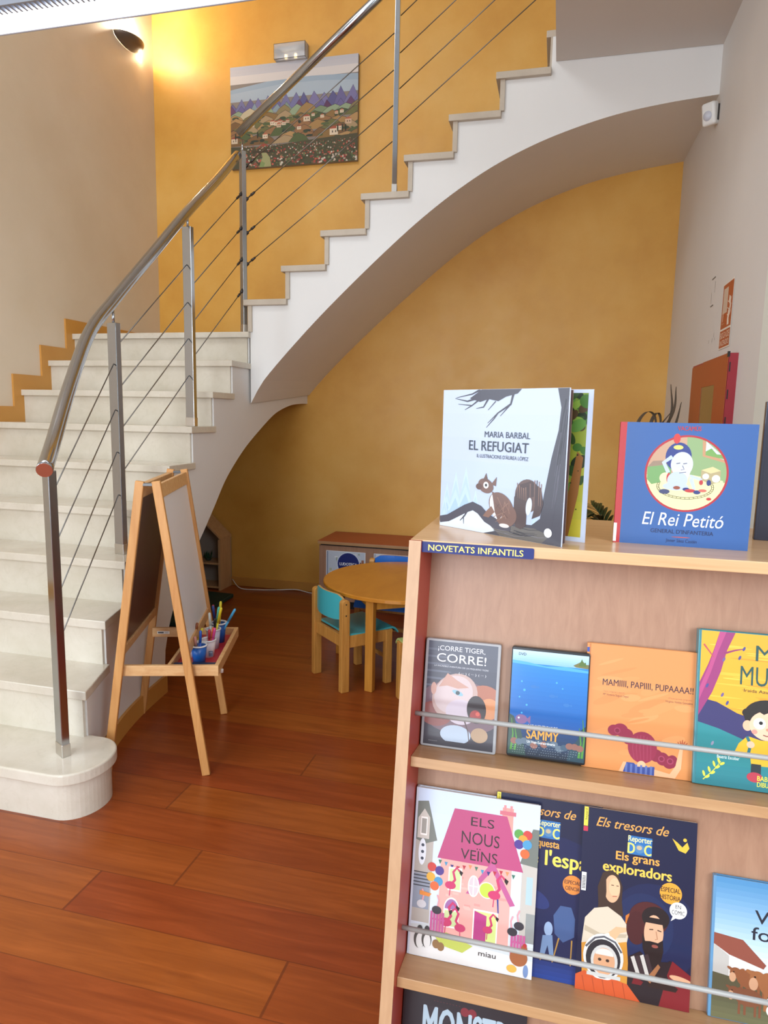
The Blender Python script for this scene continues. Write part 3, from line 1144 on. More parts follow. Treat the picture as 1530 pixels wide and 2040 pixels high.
for x, y in ((33, 10), (18, 18), (6, 36), (18, 41), (30, 16), (12, 73), (22, 46)):
    a.ell(x, y, 1.6, 0.9, rnd.choice(('4a4a86', '6c5a8c', '8b8aa0')), True, rot=1)
a.text('MI', 42, 60, 7, 17, '24504d', bold=-0.01)
a.text('MUR', 31, 62, 21, 33, '24504d', bold=-0.01)
a.text('·Iraida Azuara L', 33, 62, 35.5, 37.5, '3c3826', bold=0.01)
# the boy
a.ell(53, 52, 18, 10.5, '26211f')
for k in range(8):
    a.ell(38 + 4.5 * k, 47 + abs(3.5 - k) * 1.1, 4.4, 3.0, '26211f', True)
a.ell(38, 59, 3.6, 3.4, 'e9b291')
a.ell(53.5, 58, 14, 9.5, 'efbf9f')
a.poly([(39, 54), (43, 48), (50, 51), (56, 48.5), (62, 51), (68, 54), (66, 50), (58, 44), (46, 44)], '26211f')
for x in (47, 60):
    a.ell(x, 57, 4.6, 3.6, 'fbfbf8')
    a.circ(x + 1, 56.5, 1.5, '1f1b1a')
a.ell(53.5, 60.4, 1.6, 1.0, 'd98a70')
a.ell(43.5, 62.5, 2.2, 1.5, 'df8f80')
a.ell(62, 62.5, 2.2, 1.5, 'df8f80', True)
a.line([(50, 64), (53, 64.6), (56, 64)], 0.8, '7d3a34')
a.poly([(40, 66), (48, 67.5), (60, 67.5), (67, 66), (72, 76), (70, 84), (42, 84), (41, 78), (33, 80), (29, 77), (32, 71), (38, 66)], 'e6b52f')
a.line([(38, 66), (41, 71), (39, 79)], 2.4, '2c6f7c')
a.ell(41, 71, 3.0, 2.2, 'efbf9f')
for x in (42, 59):
    a.rect(x, 83, x + 7.5, 90, '2c3338', x > 50)
for x in (42, 60):
    a.ell(x + 3, 91.5, 6, 3.2, 'b23a4a', x > 50)
a.text('Ilustraciones de', 17, 32, 77, 78.6, 'cfe3df')
a.text('Beatriz Escobar', 16, 33, 80, 82, 'dfeeea', bold=0.015)
a.line([(6, 97), (12, 92), (16, 88), (19, 84)], 0.8, 'd8d64c', 0.5)
for x, y, s in ((7, 94.5, 1), (11, 91.5, 1), (14.5, 87.5, 1), (18, 85, 1)):
    a.ell(x - 0.6, y - 1.4, 0.9, 2.0, 'd8d64c', True, rot=0.4)
    a.ell(x + 2.2, y + 0.4, 2.0, 0.9, 'd8d64c', True, rot=0.4)
a.text('BABI', 47, 55.5, 90.3, 93.3, 'dcd44a', bold=0.03)
a.text('DIBU', 47, 55.5, 94.2, 97.2, 'dcd44a', bold=0.03)
a.build('cover_picture', b, Matrix.Translation((0.003, 0.001, 0.0188)))

# --- second shelf: pink house book
b = hardback('picture_book', 'pale picture book with a pink house and flamingos, leftmost on the second shelf', 'book', slope_frame(0.0035, 0.7215, 0.004), 0.219, 0.297, 0.014, 'cfd6e2', 'c9d0dc', 'picture books on the second sloping shelf')
a = Art(0.216, 0.295)
a.grad(0, 0, 100, 82, 'c6d6ea', 'd3dbe6', 6)
a.rect(0, 82, 100, 100, 'dcd9d6')
a.poly([(0, 82), (20, 79), (60, 84), (100, 82), (100, 90), (60, 88), (20, 86), (0, 86)], 'c9cfd0')
# grey houses
a.rect(0, 26, 15, 80, 'b3aca3')
a.poly([(0, 8), (9, 7), (18, 30), (8, 33), (0, 31)], '727870')
a.poly([(1, 18), (6, 12), (11, 17), (11, 30), (1, 30)], 'c6c0b6')
a.rect(3.5, 17, 9, 28, 'efece6')
a.rect(4.2, 18, 8.3, 27, '9a978e')
a.ell(6, 38, 3.2, 8, 'dfe4ea')
for y in (34, 38, 42):
    a.circ(6.2, y, 1.3, '3c4656', y > 34)
a.rect(0, 51, 14, 72, '8d95a3')
for k in range(5):
    a.rect(0, 50 + 2 * k, 14, 50.7 + 2 * k, '3c4148', k > 0)
a.rect(88, 32, 100, 80, 'bdb7ae')
a.poly([(86, 35), (95, 14), (100, 14), (100, 36)], '6f756e')
a.rect(92, 42, 97, 58, 'a9c2c6')
a.rect(93, 63, 100, 80, '8f9390')
# pink house
a.rect(22, 36, 80, 85, 'e4a79d')
for k in range(26):
    x, y = rnd.uniform(23, 74), rnd.uniform(48, 82)
    a.rect(x, y, x + 5, y + 1.4, rnd.choice(('dc978f', 'e9b5aa')), k > 0)
a.rect(70, 4, 79, 20, 'd9988c')
a.rect(68, 6, 81, 8.4, 'c56c78')
for x in (71, 76):
    a.rect(x, 2.5, x + 2, 6, 'd58a8a', x > 71)
a.poly([(31, 9), (74, 9), (89, 40), (19, 40)], 'b34a76')
a.text('ELS', 45, 64, 12.5, 17.6, '2a2024', bold=-0.012)
a.text('NOUS', 38, 69, 21.5, 28.5, '2a2024', bold=-0.012)
a.text('VEÏNS', 38, 68, 32, 38, '2a2024', bold=-0.012)
a.poly([(63, 38), (66, 38), (84, 60), (80, 61), (64.5, 42), (48, 58), (44, 58)], 'b85a8c')
cols5 = ('3a6f5a', '3f8fb5', '2f2f74', 'b03040', 'b03040', 'd68a5a')
for k in range(13):
    x = 20 + k * 5
    y = 41 + 2.0 * math.sin(k * 0.6) ** 2
    a.poly([(x, y), (x + 3, y), (x + 1.5, y + 2.6)], cols5[k % 6], k > 0)
# windows, door
a.rect(29, 44, 40, 58, 'f3efe6')
a.rect(30, 45, 39, 57, 'c7d69a')
a.ell(50, 53, 4.6, 6.4, 'f0ebe2')
a.ell(50, 53, 3.8, 5.6, 'cfc0c4')
a.line([(50, 47), (50, 59)], 0.8, 'f0ebe2')
a.line([(46, 53), (54, 53)], 0.8, 'f0ebe2', same=True)
a.circ(61, 54, 6.6, 'f0ebe2')
a.circ(61, 54, 5.9, 'bcd04a')
a.ell(33, 69, 6.4, 7, 'f3efe6', a0=0, a1=180)
a.rect(26.6, 69, 39.4, 80, 'f3efe6')
a.ell(33, 69, 5.6, 6, '9a6aa0', a0=0, a1=180)
a.rect(27.4, 70, 38.6, 79, 'c7d69a')
a.rect(51, 66, 71, 86, 'f3efe6')
a.rect(52, 67, 70, 86, 'cfdc86')
a.poly([(52, 67), (62, 69), (62, 87), (52, 86)], 'b03a7c')
# flamingos (curved necks)
FL = 'c43a68'


def flamingo(x, y, s, flip=1):
    a.line([(x + 7 * s * flip, y - 9 * s), (x + 4 * s * flip, y - 11 * s), (x + 1 * s * flip, y - 8 * s), (x + 3 * s * flip, y - 3 * s), (x, y)], 2.0 * s, FL, 2.4 * s)
    a.ell(x - 1 * s * flip, y + 1 * s, 5 * s, 2.6 * s, FL)
    a.poly([(x + 7 * s * flip, y - 10 * s), (x + 10 * s * flip, y - 8.6 * s), (x + 8.6 * s * flip, y - 6 * s), (x + 6.6 * s * flip, y - 8 * s)], '1e1a1c')
    a.line([(x - 1 * s * flip, y + 2 * s), (x - 1.5 * s * flip, y + 8 * s)], 0.8 * s, FL)


flamingo(32, 54, 0.9)
flamingo(68, 55, 1.0)
flamingo(30, 76, 1.0)
flamingo(40, 78, 0.9, -1)
flamingo(64, 76, 0.8)
a.line([(70, 58), (71, 66)], 1.4, '2c3f8c', 0.9)
for i, (bx, by) in enumerate(((15, 46), (84, 18))):
    for (dx, dy, c) in ((0, 0, 'c2453f'), (6.5, 1.5, '4d3a86'), (-.5, 6, 'd8a43c'), (6, 8, '4a93bd'), (3, 11, 'd4673a')) if i == 0 else ((0, 0, '5a9a4a'), (7, 0, 'c2453f'), (3.5, 3, 'dd963a'), (0.4, 6, '4d3a86'), (7, 5.5, '4a93bd'), (5.5, 11, 'd4673a')):
        a.circ(bx + dx, by + dy, 3.7, c)
for x0, y0, n in ((16, 72, 5), (82, 76, 5)):
    for k in range(n):
        a.rect(x0 + 2.4 * k, y0, x0 + 2.4 * k + 1.9, y0 + 12, 'bf5a90', k > 0)
    a.rect(x0, y0 + 4, x0 + 12, y0 + 5, 'bf5a90', True)
# birds in front
for x, y, f in ((8, 60, 1), (21, 62, 1), (83, 66, -1), (88, 62, -1)):
    a.line([(x, y), (x + 1.5 * f, y + 3), (x + 0.5 * f, y + 8)], 1.4, 'd79aa0', 1.4)
    a.ell(x, y + 9, 4, 2.4, '34323a' if x > 15 else 'c9c6c8')
a.poly([(6, 61), (16, 62), (14, 64), (6, 63.6)], 'd98436')
a.poly([(20, 86), (30, 83), (52, 88), (44, 93), (26, 91)], 'b9c25a')
for x, y, r in ((8, 90, 4.6), (14, 89.4, 4.2)):
    a.ell(x, y, r, r * 1.2, '4a4744')
    a.ell(x + .5, y + 1, r * .7, r, 'd9d6d2')
    a.ell(x, y - 6, r * .5, r * .5, '2b2a2c')
for x, y in ((22, 91), (26, 92)):
    a.ell(x, y, 3, 2.6, '8c6a45')
a.ell(89, 89, 7, 5, '9a5a36')
a.ell(93, 84, 2.6, 3, '9a5a36')
a.ell(93.5, 81.5, 1.6, 1.2, 'b43434')
a.ell(84, 96, 4, 2.2, 'd9a64a')
a.ell(95, 96, 2, 3.6, '6f86b0')
a.text('miau', 57, 71, 89.5, 92.5, '2b2628', bold=-0.01)
a.build('cover_picture', b, Matrix.Translation((0.003, 0.001, 0.0138)))


# --- magazines
def mag_head(a):
    a.text('Els tresors de', 12, 76, 4.5, 9.5, 'd79c4e', bold=0.02, shear=0.35)
    a.rect(41, 12, 62, 22, '2a6ba8')
    a.text('Reporter', 41, 62, 12, 15, 'e9e39a', bold=0.03)
    a.text('D', 41, 47, 16, 21.5, 'e9e06a', bold=0.05)
    a.text('C', 55.5, 61.5, 16, 21.5, 'e9e06a', bold=0.05)
    a.circ(51.2, 18.6, 4.2, '4f7fa8')
    a.ell(51, 18, 2.4, 1.2, 'b7a98a')
    a.rect(0.6, 0, 4.4, 10.5, 'e3d24a')
    a.rect(0.6, 10.8, 4.6, 13.4, 'b8334a')
    a.text('bayard', 1.5, 3.6, 1.0, 7.0, '2a2a20', up=True)


b = magazine('dark blue magazine half hidden behind the pink house book', slope_frame(0.145, 0.7215, 0.0015), 0.181, 0.306, 0.005, '0e1738', 'dark blue magazines on the second shelf')
a = Art(0.181, 0.306)
a.rect(0, 0, 100, 100, '0e1738')
a.ell(60, 60, 60, 40, '111c46')
mag_head(a)
a.text('La conquesta', 20, 62, 22.6, 26.8, 'dba046', bold=0.04)
a.text("de l'espai", 26, 92, 28.6, 36.8, 'e6cf5a', bold=0.05)
a.dy = -4.5
a.circ(76, 50, 9, 'd5813a')
a.text('ESPECIAL', 68.6, 83.4, 47.6, 49.6, '2a2028', bold=0.03)
a.text('CIÈNCIA', 69.5, 82.5, 51, 53, '2a2028', bold=0.03)
a.dy = -2
a.ell(40, 58, 16, 5, '1f2f66', rot=-.2)
a.poly([(60, 66), (66, 60), (76, 60), (80, 66), (80, 76), (70, 80), (62, 76)], '3f5682')
for x in (58, 66, 78):
    a.line([(x, 78), (x - 5 + (x - 66) * .4, 92)], 1.4, 'a8803e', 0.9, x > 58)
a.ell(56, 74, 4, 4, '8fa4c2')
a.poly([(51, 78), (60, 77), (62, 88), (58, 88), (56, 83), (53, 90), (49, 90)], '6d86aa')
a.ell(24, 80, 10, 4, '233a70')
a.dy = 0
a.grad(0, 90, 100, 100, '1a2c66', '25408a', 4)
a.build('cover_picture', b, Matrix.Translation((0, 0, 0.0048)))

b = magazine('dark blue magazine with an astronaut and two painted portraits on its cover', slope_frame(0.2945, 0.7215, 0.0075), 0.181, 0.306, 0.006, '101939', 'dark blue magazines on the second shelf')
a = Art(0.181, 0.306)
a.rect(0, 0, 100, 100, '101939')
a.ell(66, 62, 40, 26, '142147')
a.ell(58, 60, 26, 18, '18284f')
mag_head(a)
a.poly([(79, 10), (84, 12), (88, 14), (92, 11), (94, 14), (91, 17), (85, 16)], 'd8b43c')
a.circ(90, 10, 1.6, 'd8b43c', True)
a.text('Els grans', 31, 69, 21.6, 26, 'e7a14a', bold=0.05)
a.text('exploradors', 20, 80, 27.8, 33.2, 'e8bd50', bold=0.06)
a.rect(1.2, 36, 5.4, 46, 'e8e6e0')
for k in range(9):
    a.rect(1.8, 38 + k * .8, 4.9, 38.4 + k * .8, '23232a', k > 0)
a.dy = -6.5
a.circ(80, 46, 9.6, 'd99a36')
a.text('ESPECIAL', 71.5, 88, 43, 45.4, '33241c', bold=0.03)
a.text('HISTÒRIA', 71, 88.5, 47, 49.4, '33241c', bold=0.03)
a.ell(87, 54.4, 7.4, 4.4, 'f2f1ea')
a.poly([(83, 57), (81, 60.5), (86, 58.2)], 'f2f1ea', True)
a.text('EN', 84.5, 89.2, 51.4, 53.4, '24242a', bold=0.02)
a.text('CÒMIC', 81.6, 92.4, 54.4, 56.6, '24242a', bold=0.02)
# woman with shawl
a.dy = -3.5
a.poly([(18, 60), (16, 46), (20, 38), (27, 36), (34, 38), (38, 44), (38, 52), (40, 60)], '3a2a22')
a.ell(29, 46, 7, 7.5, 'd5a681', rot=0.1)
a.ell(31, 45, 5, 5, 'e0b48d')
a.poly([(17, 58), (19, 42), (23, 39), (24, 48), (23, 58)], '3a2a22')
a.line([(28, 44), (30.4, 44)], 0.7, '4a2f22')
a.line([(32.5, 44), (34.6, 44)], 0.7, '4a2f22', same=True)
a.line([(29.5, 50), (33.5, 49.6)], 0.9, 'b06a52')
a.poly([(4, 78), (6, 64), (14, 58), (26, 56), (38, 60), (46, 66), (44, 74), (28, 76), (14, 76)], 'cdbfa9')
a.poly([(6, 68), (20, 71), (44, 69), (43, 71), (20, 73.5), (6, 71)], 'b4a48c')
a.poly([(4, 78), (14, 76), (28, 76), (44, 73), (46, 84), (46, 98), (6, 98)], 'c88b35')
a.poly([(24, 72), (34, 66), (47, 65.4), (47.4, 66.8), (38, 69), (33, 74), (28, 78)], 'd8aa82')
a.poly([(24, 71), (28, 70), (32, 76), (27, 80), (22, 77)], 'ddd3c2')
a.poly([(42, 59), (46, 57), (48, 60), (46, 64), (42, 63)], 'c0702c')
# bearded man
a.dy = 0
a.poly([(46, 84), (60, 78), (80, 76), (100, 84), (100, 100), (46, 100)], '241a20')
a.poly([(80, 84), (92, 82), (100, 84), (100, 100), (74, 100)], '7a1d24')
a.dy = -9
a.ell(62, 64, 17, 9, '4a1f20')
a.ell(52, 70, 9, 9, '441c1e')
a.ell(68, 63, 12, 6, '1f181a')
a.ell(67, 71, 8.4, 9.5, 'd3a382')
a.poly([(58, 66), (76, 66), (76, 63), (58, 63)], '1f181a')
a.line([(63, 69.5), (66.5, 69.2)], 0.9, '2a1c18')
a.line([(70, 69.2), (73.5, 69.6)], 0.9, '2a1c18', same=True)
a.line([(69, 70), (70.4, 74), (68.4, 74.4)], 0.8, 'a87858')
a.poly([(57, 72), (60, 76), (64, 75.6), (71, 76), (75, 74), (76, 80), (74, 86), (68, 89), (62, 86), (58, 80)], '201718')
a.ell(68.5, 78, 2.8, 0.9, '8c4b40')
a.poly([(46, 86), (56, 82), (62, 85), (66, 92), (74, 88), (82, 84), (92, 88), (100, 92), (100, 100), (46, 100)], '241a20')
for k in range(4):
    a.poly([(48 + 4 * k, 86 - k * .8), (51 + 4 * k, 85 - k * .8), (58 + 4 * k, 96), (55 + 4 * k, 97)], 'c9c4bc' if k % 2 == 0 else '3a2c30', k > 0)
a.poly([(84, 84), (92, 87), (100, 90), (100, 100), (86, 100), (80, 92)], '7a1d24')
a.poly([(64, 98), (72, 92), (78, 94), (90, 98), (88, 100), (64, 100)], '2a1a18')
a.poly([(62, 96), (72, 87), (74, 88.4), (66, 98)], 'a06a44')
a.ell(92, 93, 10, 1.6, 'd8a682', rot=-.1)
a.poly([(52, 96), (60, 98), (58, 100), (50, 100)], '6e1a22')
# astronaut
a.dy = 0
a.poly([(0, 92), (8, 89), (14, 91), (36, 91), (46, 92), (58, 100), (0, 100)], 'c4532a')
for k in range(5):
    a.line([(6 + 9 * k, 92), (9 + 9 * k, 100)], 1.0, 'a84524', 0.5)
a.dy = -8
a.ell(24, 88, 18, 12.5, 'd9d8d2')
a.ell(24, 89, 15.5, 10.5, '2b2b30')
a.ell(25, 90, 12, 8.6, 'c9c8c2')
a.ell(25, 90.4, 9.6, 7.4, 'd4a079')
a.ell(25, 87, 8, 3.6, 'ddd8cf', a0=0, a1=180)
for x in (21, 28):
    a.ell(x, 89.6, 1.6, 0.8, '3a2820', x > 21)
a.line([(21, 94), (25, 95), (29, 94)], 0.9, '8f4a3a')
a.line([(8, 84), (16, 78.5), (24, 77), (34, 79), (40, 84)], 1.8, '55565c')
a.rect(10, 97, 40, 99, 'c4c3bd')
a.dy = 0
a.build('cover_picture', b, Matrix.Translation((0, 0, 0.0058)))

# --- cow book
b = hardback('picture_book', 'picture book with brown cows beside a barn under blue sky', 'book', slope_frame(0.5055, 0.7215, 0.001), 0.20, 0.226, 0.010, '4d87b2', '5d8fb5', 'picture books on the second sloping shelf')
a = Art(0.197, 0.224)
a.grad(0, 0, 100, 52, '4a86b4', 'c4d6e4', 14)
a.rect(0, 52, 100, 80, 'c9d4da')
a.text('Vo', 30, 50, 19.5, 28.5, '1f2430', bold=0.02)
a.text('for', 28, 50, 31.5, 40.5, '1f2430', bold=0.02)
a.poly([(0, 42), (20, 44), (38, 58), (38, 72), (0, 72)], 'cfcdc8')
a.poly([(0, 40), (22, 42), (40, 57), (38, 60), (12, 54), (0, 48)], '87493a')
a.poly([(0, 48), (12, 55), (12, 72), (0, 72)], 'b5b1aa')
a.poly([(0, 68), (30, 71), (60, 69), (100, 70), (100, 100), (0, 100)], '54503a')
a.grad(0, 84, 100, 100, '55533c', '6b6a4a', 4)


def cow(x, y, s, c):
    a.ell(x + 14 * s, y + 4 * s, 15 * s, 9 * s, c)
    for k in (3, 9, 20, 25):
        a.rect(x + k * s, y + 8 * s, x + (k + 2.6) * s, y + 22 * s, c, k > 3)
    a.ell(x - 2 * s, y, 6 * s, 5 * s, c)
    a.ell(x - 5 * s, y + 4.5 * s, 3.4 * s, 4.5 * s, 'c99a78')
    a.ell(x - 8 * s, y - 3.4 * s, 3 * s, 1.4 * s, c, rot=-.4)
    a.ell(x + 4 * s, y - 3.4 * s, 3 * s, 1.4 * s, c, rot=.4)
    a.circ(x - 4 * s, y - 0.6 * s, 0.8 * s, '1c1412')


cow(19, 66, 0.75, '8a5334')
cow(36, 67, 1.0, '9a623c')
cow(64, 62, 1.15, 'a06a44')
cow(18, 79, 0.7, '7a4a32')
a.ell(48, 88, 7, 5, 'dcd9d0')
a.ell(44, 82, 3.4, 3, 'e2dfd6')
for x in (43, 46, 50, 53):
    a.rect(x, 90, x + 1.4, 98, 'd3cfc6', x > 43)
a.build('cover_picture', b, Matrix.Translation((0.003, 0.001, 0.0098)))

# --- dark book on the third shelf
b = hardback('picture_book', 'black plastic-wrapped book with pale blue capitals on the lowest visible shelf', 'book', slope_frame(0.003, 1.0745, 0.001), 0.216, 0.297, 0.019, '232126', '1d1b20')
a = Art(0.213, 0.295)
a.rect(0, 0, 100, 100, '252228')
for k in range(6):
    a.ell(rnd.uniform(10, 90), rnd.uniform(4, 40), 12, 5, '2c282f', True)
a.circ(50, 7, 3.6, '7c2a34')
a.circ(56, 7, 3.6, '7c2a34', True)
a.text('MONSTR', 16, 86, 8, 30, 'a9bdc9', bold=0.03)
a.text('·········', 24, 46, 3.5, 5, '6d3038')
a.build('cover_picture', b, Matrix.Translation((0.003, 0.001, 0.0188)))

# --- books standing on the top
# white book standing half open: two covers hinged at the left
S0 = Vector((-0.216, 1.301, TOPZ))
B1 = Vector((0.0150, 1.1435, TOPZ))
B2 = Vector((0.0530, 1.2020, TOPZ))
d1 = (B1 - S0).normalized()
n1 = Vector((d1.y, -d1.x, 0))                     # towards the viewer
M = frame(S0, d1, (0, 0, 1), n1)
wb = thing('picture_book', 'white picture book with a squirrel, standing half open on the bookcase top', 'book', M, 'picture books standing on the bookcase top')
w, h = (B1 - S0).length, 0.261
build('front_cover', MB().box((0, 0, -0.003), (w, h, 0)), plain('cover_icewhite', 'c0cbdf', 0.3, coat=0.5), wb, bevel=0.0006)
a = Art(w - 0.001, h - 0.001)
a.grad(0, 0, 100, 100, 'bac6da', 'adbbd3', 6)
for x, y, s in ((6, 76, 9), (14, 70, 12), (23, 66, 12), (32, 78, 8), (80, 84, 7), (4, 86, 10)):
    for j in range(4):
        yy = y + j * s * .55
        a.poly([(x, yy - s), (x + s * (.3 + .14 * j), yy + s * .4), (x - s * (.3 + .14 * j), yy + s * .4)], ('b5c9e2', 'a9c0de', 'b1c7e0', '9fb9da')[j], j > 0)
a.poly([(0, 97), (12, 92), (24, 84), (36, 82), (40, 90), (52, 96), (58, 100), (0, 100)], 'cfdbec')
# trunk
TR = '3d3b45'
a.poly([(92, 0), (100, 0), (100, 100), (40, 100), (50, 97), (44, 92), (60, 90), (78, 89), (84, 84), (86, 68), (90, 44), (94, 26), (95, 12)], TR)
a.poly([(44, 93), (60, 92), (80, 91), (92, 94), (86, 100), (54, 100)], '5a5551')
for k in range(18):
    y = rnd.uniform(4, 70)
    x = (96.5 - y * .08) + rnd.uniform(0, 3.5)
    a.line([(x + 2 - y * .02, y), (x + rnd.uniform(-.6, .6), y + 14), (x - 1.4, y + 28)], 0.5, rnd.choice(('2a2830', '585662', '4a4852')), 0.2, k > 0)
for k in range(14):
    y = 90 + rnd.uniform(0, 8)
    x = rnd.uniform(46, 76)
    a.line([(x, y), (x + 8, y + .8), (x + 16, y - .4)], 0.5, rnd.choice(('2a2830', '6d6a70')), 0.2, k > 0)
# branches
a.line([(0, 95.5), (8, 93.5), (16, 89), (24, 84.5), (30, 82), (36, 84), (42, 89), (50, 92), (62, 92)], 4.6, '43404c', 7)
a.line([(26, 85), (23, 90), (19, 94)], 1.6, '43404c', 0.5)
a.line([(22, 90), (22.4, 96)], 0.9, '43404c', 0.3)
a.poly([(34, 0), (66, 0), (63, 3), (54, 5), (48, 8), (40, 6.5), (33, 8.5), (24, 6)], '3f3d48')
for P_, w0 in (([(30, 6), (22, 8), (11, 6)], 1.6), ([(32, 7), (26, 11), (14, 10)], 1.2), ([(26, 11), (20, 14)], 0.8), ([(60, 2), (58, 10), (48, 16), (40, 23)], 1.8), ([(48, 16), (45, 20), (39, 26)], 1.0), ([(57, 11), (50, 18)], 0.8), ([(33, 0), (26, 3), (12, 5.5)], 1.4), ([(40, 6), (36, 12), (30, 13)], 1.4), ([(46, 8), (40, 14)], 0.7)):
    a.line(P_, w0, '3f3d48', 0.3)
# squirrel
SQ, SQD = '6d4f45', '43302f'
a.ell(74, 70, 9.5, 11, '5b443e')
a.poly([(64, 86), (64, 72), (68, 63), (76, 60), (84, 64), (86, 74), (84, 82), (78, 85), (80, 76), (79, 70), (75, 71), (74, 80), (74, 90), (70, 93), (66, 92)], SQD)
for k in range(12):
    t = k / 11
    a.line([(66 + 18 * t, 62 + 3 * math.sin(t * 6)), (67 + 17 * t, 72 + 4 * t)], 0.6, rnd.choice(('7b5c50', '8c6a58', '3a2a2a')), 0.2, k > 0)
a.ell(75.5, 77, 2.2, 6, 'c6d2e6', rot=-.1)
a.ell(54, 80, 11.5, 8.6, SQ, rot=-0.75)
a.ell(58, 85, 8.5, 8.2, SQ)
a.ell(50, 80, 5, 9, 'dfe0e6', rot=0.3)
a.poly([(46, 70), (53, 72), (60, 79), (52, 90), (49, 84)], '6a4d44')
a.ell(40.5, 66.5, 6.6, 5.0, SQ, rot=-0.3)
a.ell(35, 67.5, 2.8, 2.2, '5a3f38')
a.poly([(38, 63), (40.6, 57.5), (42.4, 63)], '5f453e')
a.poly([(45, 65), (49.5, 59.5), (49, 66)], '6d4f45')
a.circ(40.8, 66, 2.2, 'eceff2')
a.circ(40.8, 66, 1.0, '1c1718')
a.poly([(46, 80), (42, 84), (39, 88), (44, 88.5), (49, 84)], '7c5a4c')
a.ell(57, 92.4, 4, 1.4, 'cfc6c2')
for k in range(10):
    a.line([(52 + rnd.uniform(-6, 9), 76 + rnd.uniform(-4, 12)), (54 + rnd.uniform(-6, 9), 80 + rnd.uniform(-4, 12))], 0.5, rnd.choice(('8b6a5a', '553c36')), 0.2, k > 0)
a.text('MARIA BARBAL', 38, 74, 28.6, 32.6, '2c3444', bold=0.012)
a.text('EL REFUGIAT', 25, 73.2, 35.4, 42, '222a3a', bold=0.02)
a.text("IL·LUSTRACIONS D'ÀUREA LÒPEZ", 32, 73.4, 44.6, 47.0, '2f3748', bold=0.01)
a.circ(90.5, 92.4, 2.8, 'e9ecf2')
a.text('···', 88.8, 92.2, 91, 92, '6d7078')
a.build('cover_picture', wb, Matrix.Translation((0.0005, 0.0005, 0)))
inv = M.inverted()
e2 = inv @ B2
d2 = (e2 - Vector((0, 0, -0.004))).normalized()
M2 = Matrix(((d2.x, 0, -d2.z * -1, 0), (0, 1, 0, 0), (d2.z, 0, d2.x, -0.004), (0, 0, 0, 1)))
# local frame of the rear cover: x along it, y up, z towards the viewer
zx = Vector((-d2.z, 0, d2.x))
M2 = Matrix(((d2.x, 0, zx.x, 0), (0, 1, 0, 0), (d2.z, 0, zx.z, -0.004), (0, 0, 0, 1)))
w2 = e2.length
mb = MB().box((0, 0, -0.003), (w2, h, 0), M2)
build('back_cover', mb, plain('cover_icewhite', 'c0cbdf', 0.3, coat=0.5), wb)
# bundle of leaves just behind the front cover, and the leaf lying on the rear cover
for k in range(7):
    f = 0.05 + 0.08 * k
    dk = (Vector((w, 0, 0)) * (1 - f) + e2 * f)
    dk = dk.normalized() * (w - 0.006 - 0.001 * k) if k < 6 else dk.normalized() * (w - 0.006)
    nk = Vector((-dk.z, 0, dk.x)).normalized() * 0.0006
    o0 = Vector((0.001, 0.003, -0.003))
    if k > 3:
        continue
    mk = MB().prism([o0 + nk, o0 + dk + nk, o0 + dk - nk, o0 - nk], (0, h - 0.006, 0))
    build('page', mk, plain(('page_brown', 'page_rose', 'page_dark', 'page_sepia')[k], ('8a6a5a', 'b0867a', '55474a', '7d5f50')[k], 0.7), wb)
a = Art(w2 - 0.012, h - 0.014)
a.grad(0, 0, 100, 100, '6f8a35', 'b3a52c', 8)
for k in range(90):
    y = rnd.random() ** 1.6 * 78
    a.ell(rnd.uniform(62, 100), y, rnd.uniform(2, 7), rnd.uniform(2, 5), rnd.choice(('2f4a22', '3f6a2a', '58863a', '1f2f1c', '7a9a3c', '4a3a24')), k % 6 > 0, rot=rnd.random())
a.poly([(95, 40), (99, 44), (97, 70), (92, 100), (84, 100), (90, 74)], '8a5a2c')
for k in range(14):
    a.circ(rnd.uniform(70, 98), rnd.uniform(40, 95), rnd.uniform(.3, .8), '2a2a18', k > 0)
a.build('inner_picture', wb, M2 @ Matrix.Translation((0.004, 0.008, 0)))

# blue book standing on the top
A0 = Vector((0.1035, 1.2285, TOPZ))
A1 = Vector((0.3140, 1.2175, TOPZ))
d = (A1 - A0).normalized()
n = Vector((d.y, -d.x, 0))
t = 0.016
M = frame(A0 - n * t, d, (0, 0, 1), n)
w, h = (A1 - A0).length, 0.208
b = hardback('picture_book', 'blue picture book with a red spine and round picture, standing on the bookcase top', 'book', M, w, h, t, '3f6db4', 'ad2a30', 'picture books standing on the bookcase top')
a = Art(w, h)
a.rect(0, 0, 100, 100, '315a96')
a.rect(0, 0, 4.6, 100, 'b12c32')
CX, CY, RX, RY = 51, 40.5, 30.8, 31
a.ell(CX, CY, RX, RY, 'a72a36', n=48)
RX -= 1.6
RY -= 1.6


def clip(pts):
    """keep a polygon inside the round picture"""
    out = []
    for x, y in pts:
        dx, dy = (x - CX) / RX, (y - CY) / RY
        q = math.hypot(dx, dy)
        if q > 1:
            dx, dy = dx / q, dy / q
        out.append((CX + dx * RX, CY + dy * RY))
    return out


